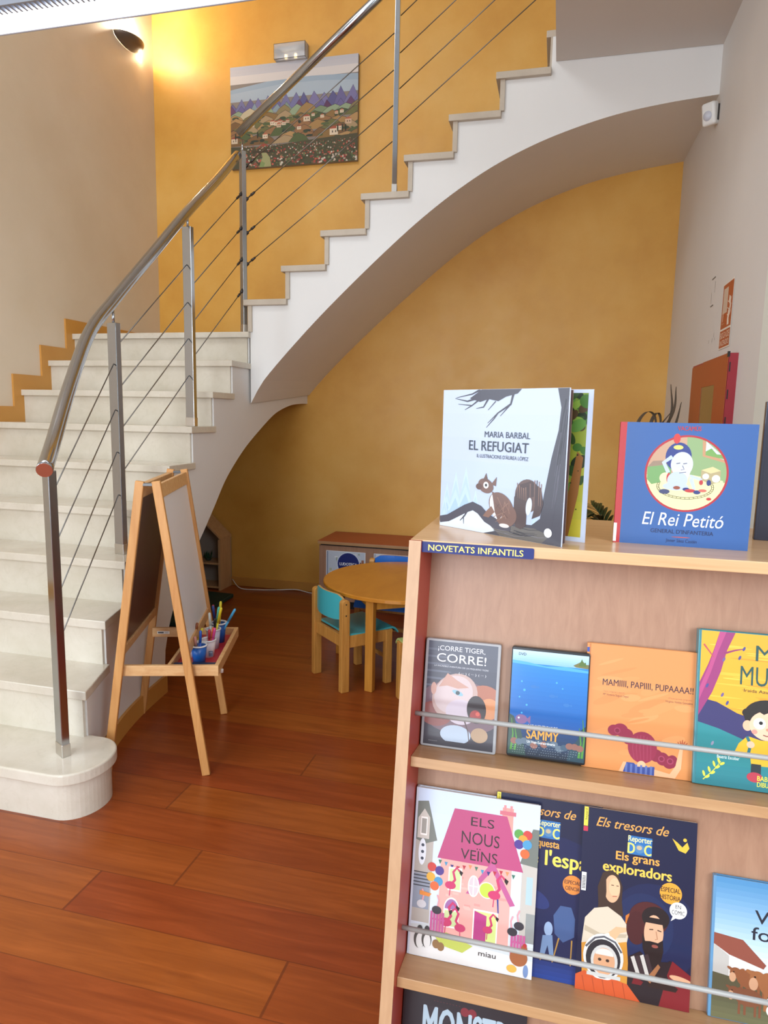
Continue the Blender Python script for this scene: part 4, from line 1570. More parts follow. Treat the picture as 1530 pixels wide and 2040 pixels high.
a.ell(CX, CY, RX, RY, 'e6dca0', n=48)
a.ell(CX, CY, RX, RY, '86a06f', n=40, a0=-12, a1=96)
a.poly([(CX, CY), (CX + RX * math.cos(R(-12)), CY + RY * .21), (CX - 2, CY - RY)], '86a06f', True)
arc = [(CX + RX * math.cos(R(k)), CY - RY * math.sin(R(k))) for k in range(92, 190, 7)]
a.poly([(CX, CY + 2)] + arc, 'b89478')
a.poly([(22, 44), (48, 40), (78, 45), (79, 49), (60, 51), (40, 50), (23, 50)], 'e6dca0')
a.poly(clip([(62, 11), (81, 20), (81, 30), (62, 26)]), 'b58a66')
a.poly(clip([(64, 14), (79, 22), (79, 27.5), (64, 24)]), 'c4dcee')
a.poly(clip([(64, 22), (68, 19.5), (72, 24), (77, 23), (79, 27), (64, 25)]), '6f9a52')
a.poly(clip([(22, 36), (40, 33), (40, 46), (26, 50), (22, 46)]), '6f9a5e')
a.poly(clip([(22, 36), (40, 33), (38, 30), (26, 31)]), '8f7a66')
a.poly([(62, 37), (70, 34), (76, 37), (76, 46), (70, 48), (62, 45)], 'a89a72')
a.poly([(62, 37), (70, 34), (76, 37), (69, 39.5)], 'c9bf8c')
a.circ(65.5, 42, 2.4, 'd9d6c4')
a.circ(73, 43.5, 3.0, 'd9d6c4', True)
a.circ(36, 44.5, 4.4, 'ddd2a4')
a.ell(38.4, 44.3, 1.6, 4.0, 'b2383c')
# seated pale figure with a blue cap
a.ell(44.6, 27, 9.6, 11.5, '2f3d7c')
a.ell(47.5, 33, 8.2, 10, 'c3c7d4')
a.poly([(41, 36), (55, 36), (52, 47), (48, 45), (44, 44)], 'cdd0da')
a.ell(42.5, 12.5, 2.6, 4, 'c03a38')
a.ell(44, 19.5, 3.6, 1.8, 'd9cf6a')
a.ell(45, 46, 7.5, 7, 'b4c0d2')
a.line([(40, 27), (34, 32), (38, 40)], 3.0, 'b4c0d2')
a.line([(54, 42), (60, 44), (63, 45)], 2.2, 'b4c0d2')
a.ell(44, 51, 9.5, 3.2, 'b4c0d2')
a.line([(55, 44), (58, 53)], 3.0, 'b4c0d2', 2.0)
for x in (45, 50):
    a.line([(x - 1.6, 32.6), (x + 1.2, 32)], 0.6, '4c5064', same=x > 45)
a.line([(48, 34), (49.4, 37), (47, 37.6)], 0.6, '6a6e80')
a.line([(46, 40), (51, 39.2)], 0.6, '6a6e80')
pts = [(51 + 21 * math.cos(R(k)), 51 + 10 * math.sin(R(k))) for k in range(-20, 205, 9)]
a.line(pts, 0.35, '4a4638')
pts2 = [(51 + 19.4 * math.cos(R(k)), 51 + 8.6 * math.sin(R(k))) for k in range(-20, 205, 9)]
a.line(pts2, 0.35, '4a4638')
for p_, q_ in zip(pts, pts2):
    a.line([p_, q_], 0.3, '4a4638', same=True)
for x, y, rx, ry, c in ((36, 55.5, 4, 2, '3c4368'), (52, 53, 2.6, 1.4, '2f3a74'), (55, 54, 4, 1.4, 'b2383c'), (60, 55, 2.6, 1.6, '2f3a74'), (64, 53.5, 3, 1.2, 'c0665a'), (45, 52, 2.6, 1.4, '8c4a34'), (68, 47, 1.6, 2.4, '2f3a74'), (62.5, 47, 1.4, 2, 'b2383c'), (69, 60, 1.8, 1.2, 'b2383c')):
    a.ell(x, y, rx, ry, c)
a.text('VACAMÚS', 42.5, 59.5, 2.6, 6.0, 'b2303c', bold=0.03)
a.text('El Rei Petitó', 21, 81, 72.8, 83.2, 'eef2f8', bold=0.0, shear=0.2)
a.text("GENERAL D'INFANTERIA", 28, 74.5, 86.4, 89.6, '1f2c55', bold=0.01)
a.ell(51, 92.4, 7, 0.35, 'b2504c')
a.text('Javier Sáez Castán', 40, 63, 94, 96.6, '25345f')
a.build('cover_picture', b, Matrix.Translation((0, 0, t - 0.0002)))
l = Art(0.005, 0.032)
l.rect(0, 0, 100, 100, 'ecebe8')
l.build('shelf_label', b, Matrix.Translation((-0.0012, 0.002, t + 0.0002)))

# dark book at the right end of the top
M = frame(Vector((0.357, 1.356, TOPZ)), Vector((0.996, -0.087, 0)), (0, 0, 1), Vector((-0.087, -0.996, 0)))
b = hardback('picture_book', 'dark navy book standing at the right end of the bookcase top', 'book', M, 0.18, 0.248, 0.014, '23263a', '23263a', 'picture books standing on the bookcase top')

# ------------------------------------------------------------------ children's easel
ez = 1.092
Ft = {'fn': Vector((-1.199, 2.125, 0)), 'ff': Vector((-1.381, 2.615, 0)), 'bf': Vector((-1.732, 2.515, 0)), 'bn': Vector((-1.550, 2.025, 0))}
dd = (Ft['ff'] - Ft['fn']).normalized()             # along the width of the boards
ww = Vector((dd.y, -dd.x, 0))                        # towards the whiteboard side
mid_n, mid_f = (Ft['fn'] + Ft['bn']) / 2, (Ft['ff'] + Ft['bf']) / 2
Tp = {'fn': mid_n + ww * 0.027 + Vector((0, 0, ez)), 'ff': mid_f + ww * 0.027 + Vector((0, 0, ez)),
      'bn': mid_n - ww * 0.027 + Vector((0, 0, ez)), 'bf': mid_f - ww * 0.027 + Vector((0, 0, ez))}
ea = thing('easel', 'childrens pine easel with whiteboard and red pen tray beside the marble stairs', 'easel', (-1.46, 2.32, 0))
for k in ('fn', 'ff', 'bn', 'bf'):
    foot, top = Ft[k], Tp[k]
    build('leg', MB().bar(foot, top, 0.030, 0.019, side=ww if True else dd), M_PINE, ea, world=True, bevel=0.003)


def on(k, z):
    f, t = Ft[k], Tp[k]
    return f + (t - f) * (z / ez)


for a_, b_, nm in (('fn', 'ff', 'whiteboard'), ('bn', 'bf', 'chalkboard')):
    for z in (1.055, 0.47):
        p, q = on(a_, z), on(b_, z)
        sl_ = (Tp[a_] - Ft[a_]).normalized()
        build('board_rail', MB().bar(p + dd * 0.008, q - dd * 0.008, 0.05 if z > 1 else 0.036, 0.018, side=sl_), M_PINEX, ea, world=True, bevel=0.002)
    p0, q0, p1, q1 = on(a_, 0.485) + dd * .008, on(b_, 0.485) - dd * .008, on(a_, 1.035) + dd * .008, on(b_, 1.035) - dd * .008
    nn = (q0 - p0).cross(p1 - p0).normalized()
    if nn.dot(ww) < 0:
        nn = -nn
    build(nm, MB().prism([p0 - nn * .002, q0 - nn * .002, q1 - nn * .002, p1 - nn * .002], nn * 0.004),
          plain('whiteboard', 'eceef3', 0.25) if nm == 'whiteboard' else plain('hardboard_brown', '5a3a2d', 0.32, var=0.08, vscale=9), ea, world=True)
for k, m_ in (('n', mid_n), ('f', mid_f)):
    c = m_ + Vector((0, 0, ez - 0.012)) + dd * (0.0 if k == 'n' else 0)
    build('hinge', MB().bar(c - ww * 0.02, c + ww * 0.02, 0.010, 0.018, side=(0, 0, 1)), plain('zinc', '6f7070', 0.45, metal=0.9), ea, world=True, bevel=0.001)
TZ = 0.415
tA, tB, tC, tD = Vector((-1.508, 2.049, 0)), Vector((-1.160, 2.157, 0)), Vector((-1.300, 2.592, 0)), Vector((-1.648, 2.484, 0))
ux = (tB - tA).normalized()
uy = Vector((-ux.y, ux.x, 0))
tw, tl = (tB - tA).length, 0.457
MT = frame(Vector((tA.x, tA.y, TZ)), ux, uy, (0, 0, 1))
tray = build('tray', MB().box((0.18, 0.010, -0.033), (tw - 0.016, tl - 0.010, -0.029), MT), plain('tray_red', 'c03138', 0.4), ea, world=True)
for (a_, b_) in (((0, 0), (tw, 0.016)), ((0, tl - 0.016), (tw, tl)), ((tw - 0.016, 0.016), (tw, tl - 0.016)), ((0.176, 0.016), (0.188, tl - 0.016))):
    build('tray_side', MB().box((a_[0], a_[1], -0.040), (b_[0], b_[1], 0.0), MT), M_PINEX, tray, world=True, bevel=0.002)
l = Art(0.052, 0.012)
l.rect(0, 0, 100, 100, 'ebe9e2')
l.rect(6, 22, 52, 80, '4a4d55')
for k in range(4):
    l.rect(60, 24 + 15 * k, 90, 30 + 15 * k, '8a8b8f', k > 0)
lo = l.build('tray_sticker', ea)
inv = PM[ea.name].inverted()
lo.matrix_local = inv @ MT @ frame((0.022, tl - 0.0165, -0.026), (1, 0, 0), (0, 0, 1), (0, -1, 0))
build('knob', MB().lathe([(0, 0.0), (0.006, 0.0), (0.006, 0.012), (0.004, 0.014), (0, 0.014)], (tw + 0.003, 0.05, -0.045), 12), M_WHITEP, tray, world=False)
kb = bpy.data.objects['knob']
kb.matrix_local = inv @ MT
# chalk eraser and pots of pens on the tray
e = thing('board_eraser', 'dark blue board eraser lying at the near end of the red tray', 'eraser', MT @ Matrix.Translation((0.268, 0.042, -0.029)))
build('felt', MB().box((-0.075, -0.018, 0), (0.075, 0.018, 0.010)), plain('felt_grey', '3c3d44', 0.9), e)
build('grip', MB().box((-0.078, -0.020, 0.010), (0.078, 0.020, 0.020)), plain('eraser_navy', '222c46', 0.45), e, bevel=0.003)


def pot(loc, r, h, col, label, band=None):
    c = thing('pen_pot', label, 'pot', MT @ Matrix.Translation(loc), 'pots of pens on the easel tray')
    m_ = plain('pot_' + col, col, 0.3)
    r0 = r * 0.74
    build('cup', MB().lathe([(0, 0.0), (r0, 0.0), (r, h), (r - 0.002, h), (r0 - 0.002, 0.003), (0, 0.003)], (0, 0, 0), 28), m_, c)
    build('rim', MB().lathe([(r - 0.003, h - 0.003), (r + 0.0025, h - 0.003), (r + 0.0025, h + 0.002), (r - 0.003, h + 0.002), (r - 0.003, h - 0.003)], (0, 0, 0), 28), plain('pot_rim', 'e9edf2', 0.3), c)
    return c


POTS = [((0.272, 0.105, -0.029), 0.030, 0.072, '1f63b8', 'bright blue plastic pot with white rim, nearest on the red tray'),
        ((0.292, 0.180, -0.029), 0.029, 0.068, 'e3d5d8', 'pale pinkish white pot with a small grey label, behind the nearest blue pot'),
        ((0.235, 0.182, -0.029), 0.027, 0.066, 'e8e8ea', 'small white pot tucked against the whiteboard frame'),
        ((0.292, 0.275, -0.029), 0.029, 0.080, 'cfcbe0', 'tall lavender white pot in the middle of the tray row'),
        ((0.300, 0.352, -0.029), 0.031, 0.082, '1d55a5', 'dark blue plastic pot at the far end of the red tray')]
pots = [pot(*p) for p in POTS]
bl = Art(0.016, 0.022)
bl.rect(0, 0, 100, 100, '6b7388')
bl.rect(12, 14, 88, 40, '9aa3b5')
bo = bl.build('label', pots[1], Matrix.Translation((0.006, -0.0268, 0.008)) @ Matrix.Rotation(R(88), 4, 'X'))
PENS = [(0, 'blue felt pen leaning in the nearest blue pot', '2a5cc0', (0.004, -0.006), (0.05, 0.02), 0.125), (0, 'pinkish crayon in the nearest blue pot', 'd79a8f', (-0.012, 0.0), (-0.10, 0.05), 0.10),
        (0, 'grey stick chalk in the nearest blue pot', '63665f', (-0.018, 0.010), (-0.22, 0.12), 0.10), (2, 'yellow marker leaning out of the small white pot', 'ded23e', (0.006, 0.0), (0.35, 0.0), 0.115),
        (2, 'black marker in the small white pot', '1b1b1e', (-0.006, 0.006), (-0.10, 0.10), 0.12), (2, 'orange brown marker in the small white pot', '8d4a20', (-0.002, 0.012), (0.10, 0.2), 0.125),
        (1, 'red felt pen in the pale pinkish pot', 'c43040', (0.0, 0.008), (0.02, 0.15), 0.10), (1, 'orange felt pen in the pale pinkish pot', 'e0602c', (0.012, 0.004), (0.12, 0.1), 0.11),
        (1, 'magenta felt pen in the pale pinkish pot', 'd0478a', (0.016, -0.004), (0.2, -0.05), 0.115), (3, 'long yellow pen with red end in the lavender pot', 'e3d22c', (0.0, 0.0), (0.25, -0.1), 0.175),
        (3, 'turquoise pen in the lavender pot', '5cc2ae', (0.008, 0.010), (0.12, 0.05), 0.165), (3, 'black pen in the lavender pot', '202226', (0.010, -0.010), (0.05, -0.1), 0.125),
        (3, 'white pen with green end in the lavender pot', 'dfe6e0', (-0.012, 0.006), (-0.08, 0.1), 0.14), (4, 'light blue pen leaning far out of the dark blue pot', '4aa7d8', (0.008, -0.006), (0.55, -0.15), 0.165),
        (4, 'yellow pen standing in the dark blue pot', 'e6d636', (-0.004, 0.006), (0.06, 0.1), 0.165), (4, 'red capped pen in the dark blue pot', 'b93040', (-0.014, 0.010), (-0.15, 0.15), 0.15),
        (4, 'orange pen in the dark blue pot', 'd9652c', (0.0, -0.012), (0.05, -0.1), 0.12), (4, 'navy pen in the dark blue pot', '27408c', (-0.014, 0.0), (-0.12, 0.05), 0.15)]
for pi, lab, c, (px, py), (lx, ly), L in PENS:
    (bx, by, bz), r, h = POTS[pi][0], POTS[pi][1], POTS[pi][2]
    d = Vector((lx, ly, 1)).normalized()
    base = Vector((bx + px * .6 - lx * 0.02, by + py * .6 - ly * 0.02, bz + 0.004))
    p = thing('felt_pen', lab, 'pen', MT @ Matrix.Translation(base), 'pens in the pots on the tray')
    build('barrel', MB().tube([(0, 0, 0), d * (L * .62)], 0.0048, 10), plain('pen_' + c, c, 0.3), p)
    build('cap', MB().tube([d * (L * .62), d * (L * .97), d * L], 0.0056, 10, radii=[0.0056, 0.0054, 0.003]), plain('pen_' + c, c, 0.3), p)

# ------------------------------------------------------------------ round table and little chairs
TC = Vector((-0.745, 3.43, 0))
tb = thing('round_table', 'low round orange-brown table in the play corner', 'table', TC)
n = 72
rt = 0.432
build('tabletop', MB().lathe([(0, 0.456), (rt - .004, 0.456), (rt, 0.459), (rt, 0.473), (rt - .004, 0.476), (0, 0.476)], (0, 0, 0), n, smooth=False), M_TABLE, tb)
la = 258
for k in range(4):
    a_ = R(la + 90 * k)
    c, s_ = math.cos(a_), math.sin(a_)
    rr = 0.392
    Mx = Matrix.Translation((rr * c, rr * s_, 0)) @ Matrix.Rotation(a_ + math.pi / 2, 4, 'Z')
    build('leg', MB().box((-0.021, -0.017, 0), (0.021, 0.017, 0.456), Mx), wood('table_leg', 'b97a2c', 'cf9038', (60, 60, 5), 0.35, 1.0), tb, bevel=0.003)
for k in range(4):
    a_, b_ = R(la + 90 * k), R(la + 90 * (k + 1))
    p = Vector((0.375 * math.cos(a_), 0.375 * math.sin(a_), 0.43))
    q = Vector((0.375 * math.cos(b_), 0.375 * math.sin(b_), 0.43))
    build('apron', MB().bar(p, q, 0.05, 0.018, side=(0, 0, 1)), wood('table_leg', 'b97a2c', 'cf9038', (60, 60, 5), 0.35, 1.0), tb)


def chair(label, M, col, dark):
    ch = thing('child_chair', label, 'chair', M, 'small chairs round the low table')
    wx, wy, sh, ph = 0.145, 0.125, 0.288, 0.462
    pm = plain('laminate_' + col, col, 0.3)
    build('seat', seat_mesh(wx, wy, sh), pm, ch)
    for sx in (-1, 1):
        # back posts with rounded tops
        prof = [(-0.022, 0), (0.022, 0), (0.022, ph - 0.02)] + [(0.022 * math.cos(R(a)), ph - 0.02 + 0.02 * math.sin(R(a))) for a in range(20, 181, 20)]
        build('back_post', MB().prism([(sx * wx - 0.016, -wy + y, z) for y, z in prof], (0.032, 0, 0)), M_CHAIR, ch, bevel=0.004)
        build('leg', MB().box((sx * wx - 0.016, wy - 0.02, 0), (sx * wx + 0.016, wy + 0.018, sh - 0.008)), M_CHAIR, ch, bevel=0.004)
        build('side_rail', MB().box((sx * (wx - 0.002) - 0.011, -wy + 0.018, sh - 0.068), (sx * (wx - 0.002) + 0.011, wy - 0.018, sh - 0.008)), M_CHAIR, ch, bevel=0.002)
    for y in (-wy, wy):
        build('cross_rail', MB().box((-wx + 0.015, y - 0.010, sh - 0.066), (wx - 0.015, y + 0.010, sh - 0.008)), M_CHAIR, ch, bevel=0.002)
    build('stretcher', MB().box((-wx + 0.015, wy - 0.006, 0.12), (wx - 0.015, wy + 0.006, 0.142)), M_CHAIR, ch, bevel=0.002)
    # bowed backrest: two laminate faces on a ply core
    bw = wx - 0.004

    def bow(x):
        return -wy + 0.006 - 0.035 * (1 - (x / bw) ** 2)
    N = 14
    core, face = MB(), MB()
    for mbx, off, sgn in ((core, 0.0, 1), (face, 0.0, 1)):
        pass
    xsn = [-bw + 2 * bw * i / N for i in range(N + 1)]

    def rim(x):                                     # rounded upper and lower outline
        e_ = abs(x / bw)
        return (0.352 + 0.018 * max(0, e_ - .55), 0.482 - 0.030 * max(0, e_ - 0.62) ** 2 / 0.1444)
    for i in range(N):
        a_, b_ = xsn[i], xsn[i + 1]
        for (o1, o2, mbx) in ((-0.005, 0.005, core), (-0.0062, -0.005, face), (0.005, 0.0062, face)):
            vs = []
            for x in (a_, b_):
                z0, z1 = rim(x)
                for o_ in (o1, o2):
                    for z in ((z0, z1) if mbx is core else (z0 + .001, z1 - .001)):
                        vs.append((x, bow(x) + o_, z))
            mbx.add(vs, [(0, 1, 3, 2), (4, 6, 7, 5), (0, 4, 5, 1), (2, 3, 7, 6), (0, 2, 6, 4), (1, 5, 7, 3)], False)
    bk = build('backrest', core, plain('ply_edge', 'd0a266', 0.4), ch)
    build('laminate', face, pm, bk)
    for sx in (-1, 1):
        for z in (0.385, 0.44):
            build('screw', MB().tube([(sx * (wx + 0.0158), -wy, z), (sx * (wx + 0.0170), -wy, z)], 0.004, 8), M_DARK, ch)
    return ch


def seat_mesh(wx, wy, sh):
    m_ = MB()
    N = 16
    rows = []
    for i in range(N + 1):
        t = i / N
        y = -wy + 0.02 + (2 * wy + 0.04) * t
        z = sh - 0.006 * math.sin(math.pi * min(1, t / .9)) - (0.0 if t < .86 else 0.03 * ((t - .86) / .14) ** 2)
        rows.append((y, z))
    for (y0, z0), (y1, z1) in zip(rows, rows[1:]):
        vs = [(x, y, z + o_) for x in (-wx - .004, wx + .004) for (y, z) in ((y0, z0), (y1, z1)) for o_ in (-0.008, 0.002)]
        m_.add(vs, [(0, 1, 3, 2), (4, 6, 7, 5), (0, 4, 5, 1), (2, 3, 7, 6), (0, 2, 6, 4), (1, 5, 7, 3)])
    return m_


def chair_at(x, y, deg):
    return Matrix.Translation((x, y, 0)) @ Matrix.Rotation(R(deg), 4, 'Z')


chair('small turquoise chair with a curved back, at the left of the round table', chair_at(-0.963, 3.186, -43), '46b3bd', None)
chair('small lime green chair beside the bookcase, its backrest hidden', chair_at(-0.475, 2.99, 35), 'b9cf7e', None)
chair('small blue chair behind the round table', chair_at(-0.90, 3.735, 177) @ Matrix.Scale(1.04, 4), '2f72cf', None)

# ------------------------------------------------------------------ low cabinet against the yellow wall
cb = thing('low_cabinet', 'low beech cabinet with a brick red top and posters, against the yellow wall', 'cabinet', (-1.05, 4.51, 0))
build('top', MB().box((-1.553, 4.308, 0.456), (-0.55, 4.700, 0.476)), M_BEECHX, cb, world=True, bevel=0.001)
build('top_laminate', MB().box((-1.553, 4.310, 0.476), (-0.55, 4.700, 0.4785)), M_BRICK, cb, world=True)
build('body', MB().box((-1.548, 4.325, 0.06), (-0.555, 4.698, 0.445)), M_BEECH, cb, world=True, bevel=0.001)
build('shadow_gap', MB().box((-1.54, 4.335, 0.445), (-0.56, 4.69, 0.456)), M_BLACK, cb, world=True)
build('plinth', MB().box((-1.53, 4.36, 0.0), (-0.57, 4.68, 0.06)), M_BLACK, cb, world=True)
MPo = frame((-1.497, 4.3245, 0.205), (1, 0, 0), (0, 0, 1), (0, -1, 0))
po = thing('poster', 'small poster with a dark blue circle on the cabinet front', 'poster', MPo, 'posters on the low cabinet')
build('sheet', MB().box((0, 0, 0), (0.28, 0.207, 0.0006)), plain('sheet_white', 'dfe5ee', 0.4), po)
a = Art(0.28, 0.207)
a.rect(2, 2, 98, 98, 'c3cfdd')
for k in range(30):
    x, y = rnd.uniform(4, 92), rnd.uniform(4, 90)
    a.rect(x, y, x + rnd.uniform(3, 8), y + rnd.uniform(3, 12), rnd.choice(('aab9c8', 'd6dde6', '8f9fb0', 'e4e9ef', 'b9c3a8', '9fb0a0')))
a.rect(2, 2, 5, 98, '7f8fa8')
a.rect(83, 34, 89, 56, '7a3f38')
a.rect(90, 26, 96, 56, '9a6a54')
a.circ(57, 42, 29.5, 'dde5f0')
a.circ(57, 42, 28, '8fa3cc')
a.circ(57, 42, 27, '11246e')
a.text('LUDOTECA', 35, 79, 38, 47, 'e9edf4', bold=0.06)
a.build('print', po, Matrix.Translation((0, 0, 0.0006)))
MPo = frame((-1.159, 4.3245, 0.205), (1, 0, 0), (0, 0, 1), (0, -1, 0))
po = thing('poster', 'white poster with a dark blue heading bar, half hidden by the table', 'poster', MPo, 'posters on the low cabinet')
build('sheet', MB().box((0, 0, 0), (0.28, 0.207, 0.0006)), plain('sheet_white', 'dfe5ee', 0.4), po)
a = Art(0.28, 0.207)
a.rect(2, 2, 98, 98, 'd3dde8')
a.rect(2, 2, 4, 98, '8b9ab4')
for k in range(12):
    a.rect(8 + k * 7, 4 + (k % 3), 13 + k * 7, 9, rnd.choice(('b3c0cc', 'e2e8ee', '9aab9a')))
a.rect(7, 12, 94, 26, '1c3580')
a.build('print', po, Matrix.Translation((0, 0, 0.0006)))

# ------------------------------------------------------------------ house-shaped toy shelf under the stairs
hs = thing('toy_house_shelf', 'house-shaped pale wood shelf under the stairs', 'shelf', (-2.64, 4.61, 0))
M_PALE = wood('pale_ply', 'b98f63', 'd0a97a', (60, 60, 5), 0.45, 1.0)
x0, x1, y0, y1, ez_, pz = -2.86, -2.405, 4.525, 4.698, 0.39, 0.60
xm = (x0 + x1) / 2
for x in (x0, x1 - 0.016):
    build('side_panel', MB().box((x, y0, 0), (x + 0.016, y1, ez_)), M_PALE, hs, world=True)
for sx in (-1, 1):
    xe_ = x1 + 0.008 if sx > 0 else x0 - 0.008
    p = [(xm, y0 - .004, pz), (xe_, y0 - .004, ez_ - 0.004), (xe_, y0 - .004, ez_ + 0.014), (xm, y0 - .004, pz + 0.018)]
    build('roof_panel', MB().prism(p, (0, y1 - y0 + .004, 0)), M_PALE, hs, world=True)
for z in (0.014, 0.195, 0.385):
    if z < 0.3:
        build('shelf', MB().box((x0 + 0.016, y0 + 0.004, z), (x1 - 0.016, y1, z + 0.014)), M_PALE, hs, world=True)
bkp = MB().prism([(x0, y1 + 0.003, 0), (x1, y1 + 0.003, 0), (x1, y1 + 0.003, ez_), (xm, y1 + 0.003, pz), (x0, y1 + 0.003, ez_)], (0, 0.006, 0))
build('back_panel', bkp, plain('shelf_back', '9a938a', 0.6), hs, world=True)
tp = thing('toy_plant', 'little dark green toy plant on the upper shelf of the house', 'toy', (-2.545, 4.60, 0.209))
lf = MB()
for k in range(16):
    a_ = k * 2.4
    d = Vector((math.cos(a_), math.sin(a_), 0))
    p = Vector((0, 0, 0.0)) + d * 0.012
    q = d * (0.022 + .012 * (k % 3)) + Vector((0, 0, 0.045 + 0.012 * (k % 4)))
    s_ = Vector((-d.y, d.x, 0)) * 0.008
    m_ = (p + q) / 2 + d * 0.006
    lf.add([p, m_ + s_, q, m_ - s_, m_ + Vector((0, 0, .004))], [(0, 1, 4), (1, 2, 4), (2, 3, 4), (3, 0, 4)])
build('leaves', lf, plain('toy_green', '1f4a30', 0.6), tp)
build('base', MB().lathe([(0, 0), (0.02, 0), (0.024, 0.02), (0, 0.02)], (0, 0, 0), 16), plain('toy_base', '2f3a30', 0.6), tp)
# green floor mat
mt = MB()
mt.prism([(-2.225, 4.385, 0.001), (-2.195, 3.645, 0.001), (-2.62, 3.63, 0.001), (-2.66, 4.40, 0.001)], (0, 0, 0.028))
tag(build('play_mat', mt, plain('mat_green', '16352b', 0.75, bump=0.3, bscale=150), bevel=0.008, seg=3), 'dark green foam mat lying on the floor under the stairs', 'mat')
# white flex along the skirting
cp = catmull([(-2.39, 4.688, 0.052), (-2.28, 4.60, 0.012), (-2.15, 4.62, 0.005), (-2.0, 4.665, 0.005), (-1.86, 4.69, 0.012), (-1.74, 4.66, 0.005), (-1.60, 4.64, 0.006), (-1.562, 4.67, 0.02)], 8)
tag(build('power_cord', MB().tube(cp, 0.004, 8), M_WHITEP), 'thin white power cord running along the skirting to the low cabinet', 'cord')

# ------------------------------------------------------------------ right wall: fire point, detector, scuffs
fc = thing('fire_hose_cabinet', 'red fire hose cabinet with a dark glass pane on the right wall', 'cabinet', (XR, 3.27, 0.88))
build('box', MB().box((XR - 0.033, 2.913, 0.88), (XR + 0.0, 3.645, 1.598)), plain('fire_red', '9c2330', 0.4), fc, world=True)
fr = MB()
xf = XR - 0.034
fr.box((xf - .002, 2.915, 0.88), (xf, 3.125, 1.598)).box((xf - .002, 3.393, 0.88), (xf, 3.645, 1.590)).box((xf - .002, 3.125, 1.486), (xf, 3.393, 1.598)).box((xf - .002, 3.125, 0.88), (xf, 3.393, 0.99))
dr = build('door', fr, plain('fire_orange', 'a84a24', 0.4), fc, world=True)
build('pane', MB().box((xf - .0005, 3.120, 0.985), (xf + 0.0005, 3.398, 1.49)), plain('olive_glass', '6b5423', 0.15), dr, world=True)
for z in (0.98, 1.10, 1.22, 1.335, 1.44, 1.545):
    build('hinge_slot', MB().box((XR - 0.030, 2.9115, z - .018), (XR - 0.026, 2.9135, z + .018)), M_BLACK, fc, world=True)
build('lock', MB().box((xf - .004, 2.912, 1.583), (xf + .004, 2.925, 1.604)), M_BLACK, fc, world=True)
# fire hose sign
MS = frame((XR - 0.0015, 3.268, 1.640), (0, -1, 0), (0, 0, 1), (-1, 0, 0))
fs = thing('fire_sign', 'red fire hose sign above the fire cabinet', 'sign', MS)
build('plate', MB().box((0, 0, 0), (0.19, 0.272, 0.001)), plain('sign_white', 'e4ddd2', 0.4), fs)
a = Art(0.19, 0.272)
a.rect(3, 2, 97, 69, 'a8401f')
a.rect(3, 72, 97, 98, 'a8401f')
a.rect(10, 8, 52, 46, 'c9b6a6')
a.rect(15, 46, 20, 58, 'd8c6b6')
a.poly([(66, 22), (80, 26), (86, 40), (80, 50), (74, 56), (78, 66), (62, 66), (60, 58), (64, 46), (70, 38), (64, 30)], 'e6d9cc')
a.poly([(72, 30), (76, 36), (70, 46), (68, 42)], 'a8401f')
for k in range(3):
    a.line([(56, 30 + 10 * k), (74, 34 + 10 * k), (90, 26 + 10 * k)], 2.2, 'e6d9cc', 1.5)
a.text('>>', 14, 30, 60, 63, 'd8c6b6')
a.text('BOCA DE', 10, 90, 75, 84, 'e0c8b8', bold=0.02)
a.text('INCENDIO', 10, 90, 87, 95, 'e0c8b8', bold=0.02)
a.build('pictogram', fs, Matrix.Translation((0, 0, 0.001)))
# motion detector under the arch
md = thing('motion_detector', 'white motion detector on the right wall under the arch', 'detector', (XR, 3.72, 2.78))
Mmd = Matrix.Translation((XR - 0.036, 3.72, 2.778)) @ Matrix.Rotation(R(-42), 4, 'Z') @ Matrix.Rotation(R(12), 4, 'X')
build('housing', MB().box((-0.034, -0.022, -0.050), (0.034, 0.022, 0.050), Mmd), M_WHITEP, md, world=True, bevel=0.012, seg=4)
build('bracket', MB().box((XR - 0.02, 3.70, 2.745), (XR, 3.74, 2.815)), M_DARK, md, world=True)
lens = MB()
lens.lathe([(0.0, 0.010), (0.010, 0.009), (0.019, 0.004), (0.022, 0)], (0, 0, 0), 20)
lens.v = [Mmd @ Matrix.Translation((-0.002, -0.022, -0.008)) @ Matrix.Rotation(R(90), 4, 'X') @ v for v in lens.v]
build('lens', lens, plain('fresnel', 'c9ccd6', 0.3), md, world=True)
# old paint chips
sm = MB()
for yy, zz_, w_, h_, tl_ in ((3.50, 1.985, 0.075, 0.006, .35), (3.50, 1.862, 0.06, 0.006, .35), (3.46, 1.94, 0.003, 0.05, 0), (3.525, 1.90, 0.003, 0.05, 0), (3.40, 1.72, 0.003, 0.02, 0), (3.43, 1.70, 0.003, 0.018, 0), (3.50, 1.70, 0.003, 0.014, 0), (3.38, 1.70, 0.003, 0.012, 0)):
    sm.add([(XR - .0006, yy - w_ / 2, zz_ - h_ / 2), (XR - .0006, yy + w_ / 2, zz_ - h_ / 2), (XR - .0006, yy + w_ / 2, zz_ + h_ / 2), (XR - .0006, yy - w_ / 2, zz_ + h_ / 2)], [(0, 1, 2, 3)])
o = build('paint_chip', sm, plain('chip_grey', '6d665c', 0.7), bpy.data.objects['wall_right'])

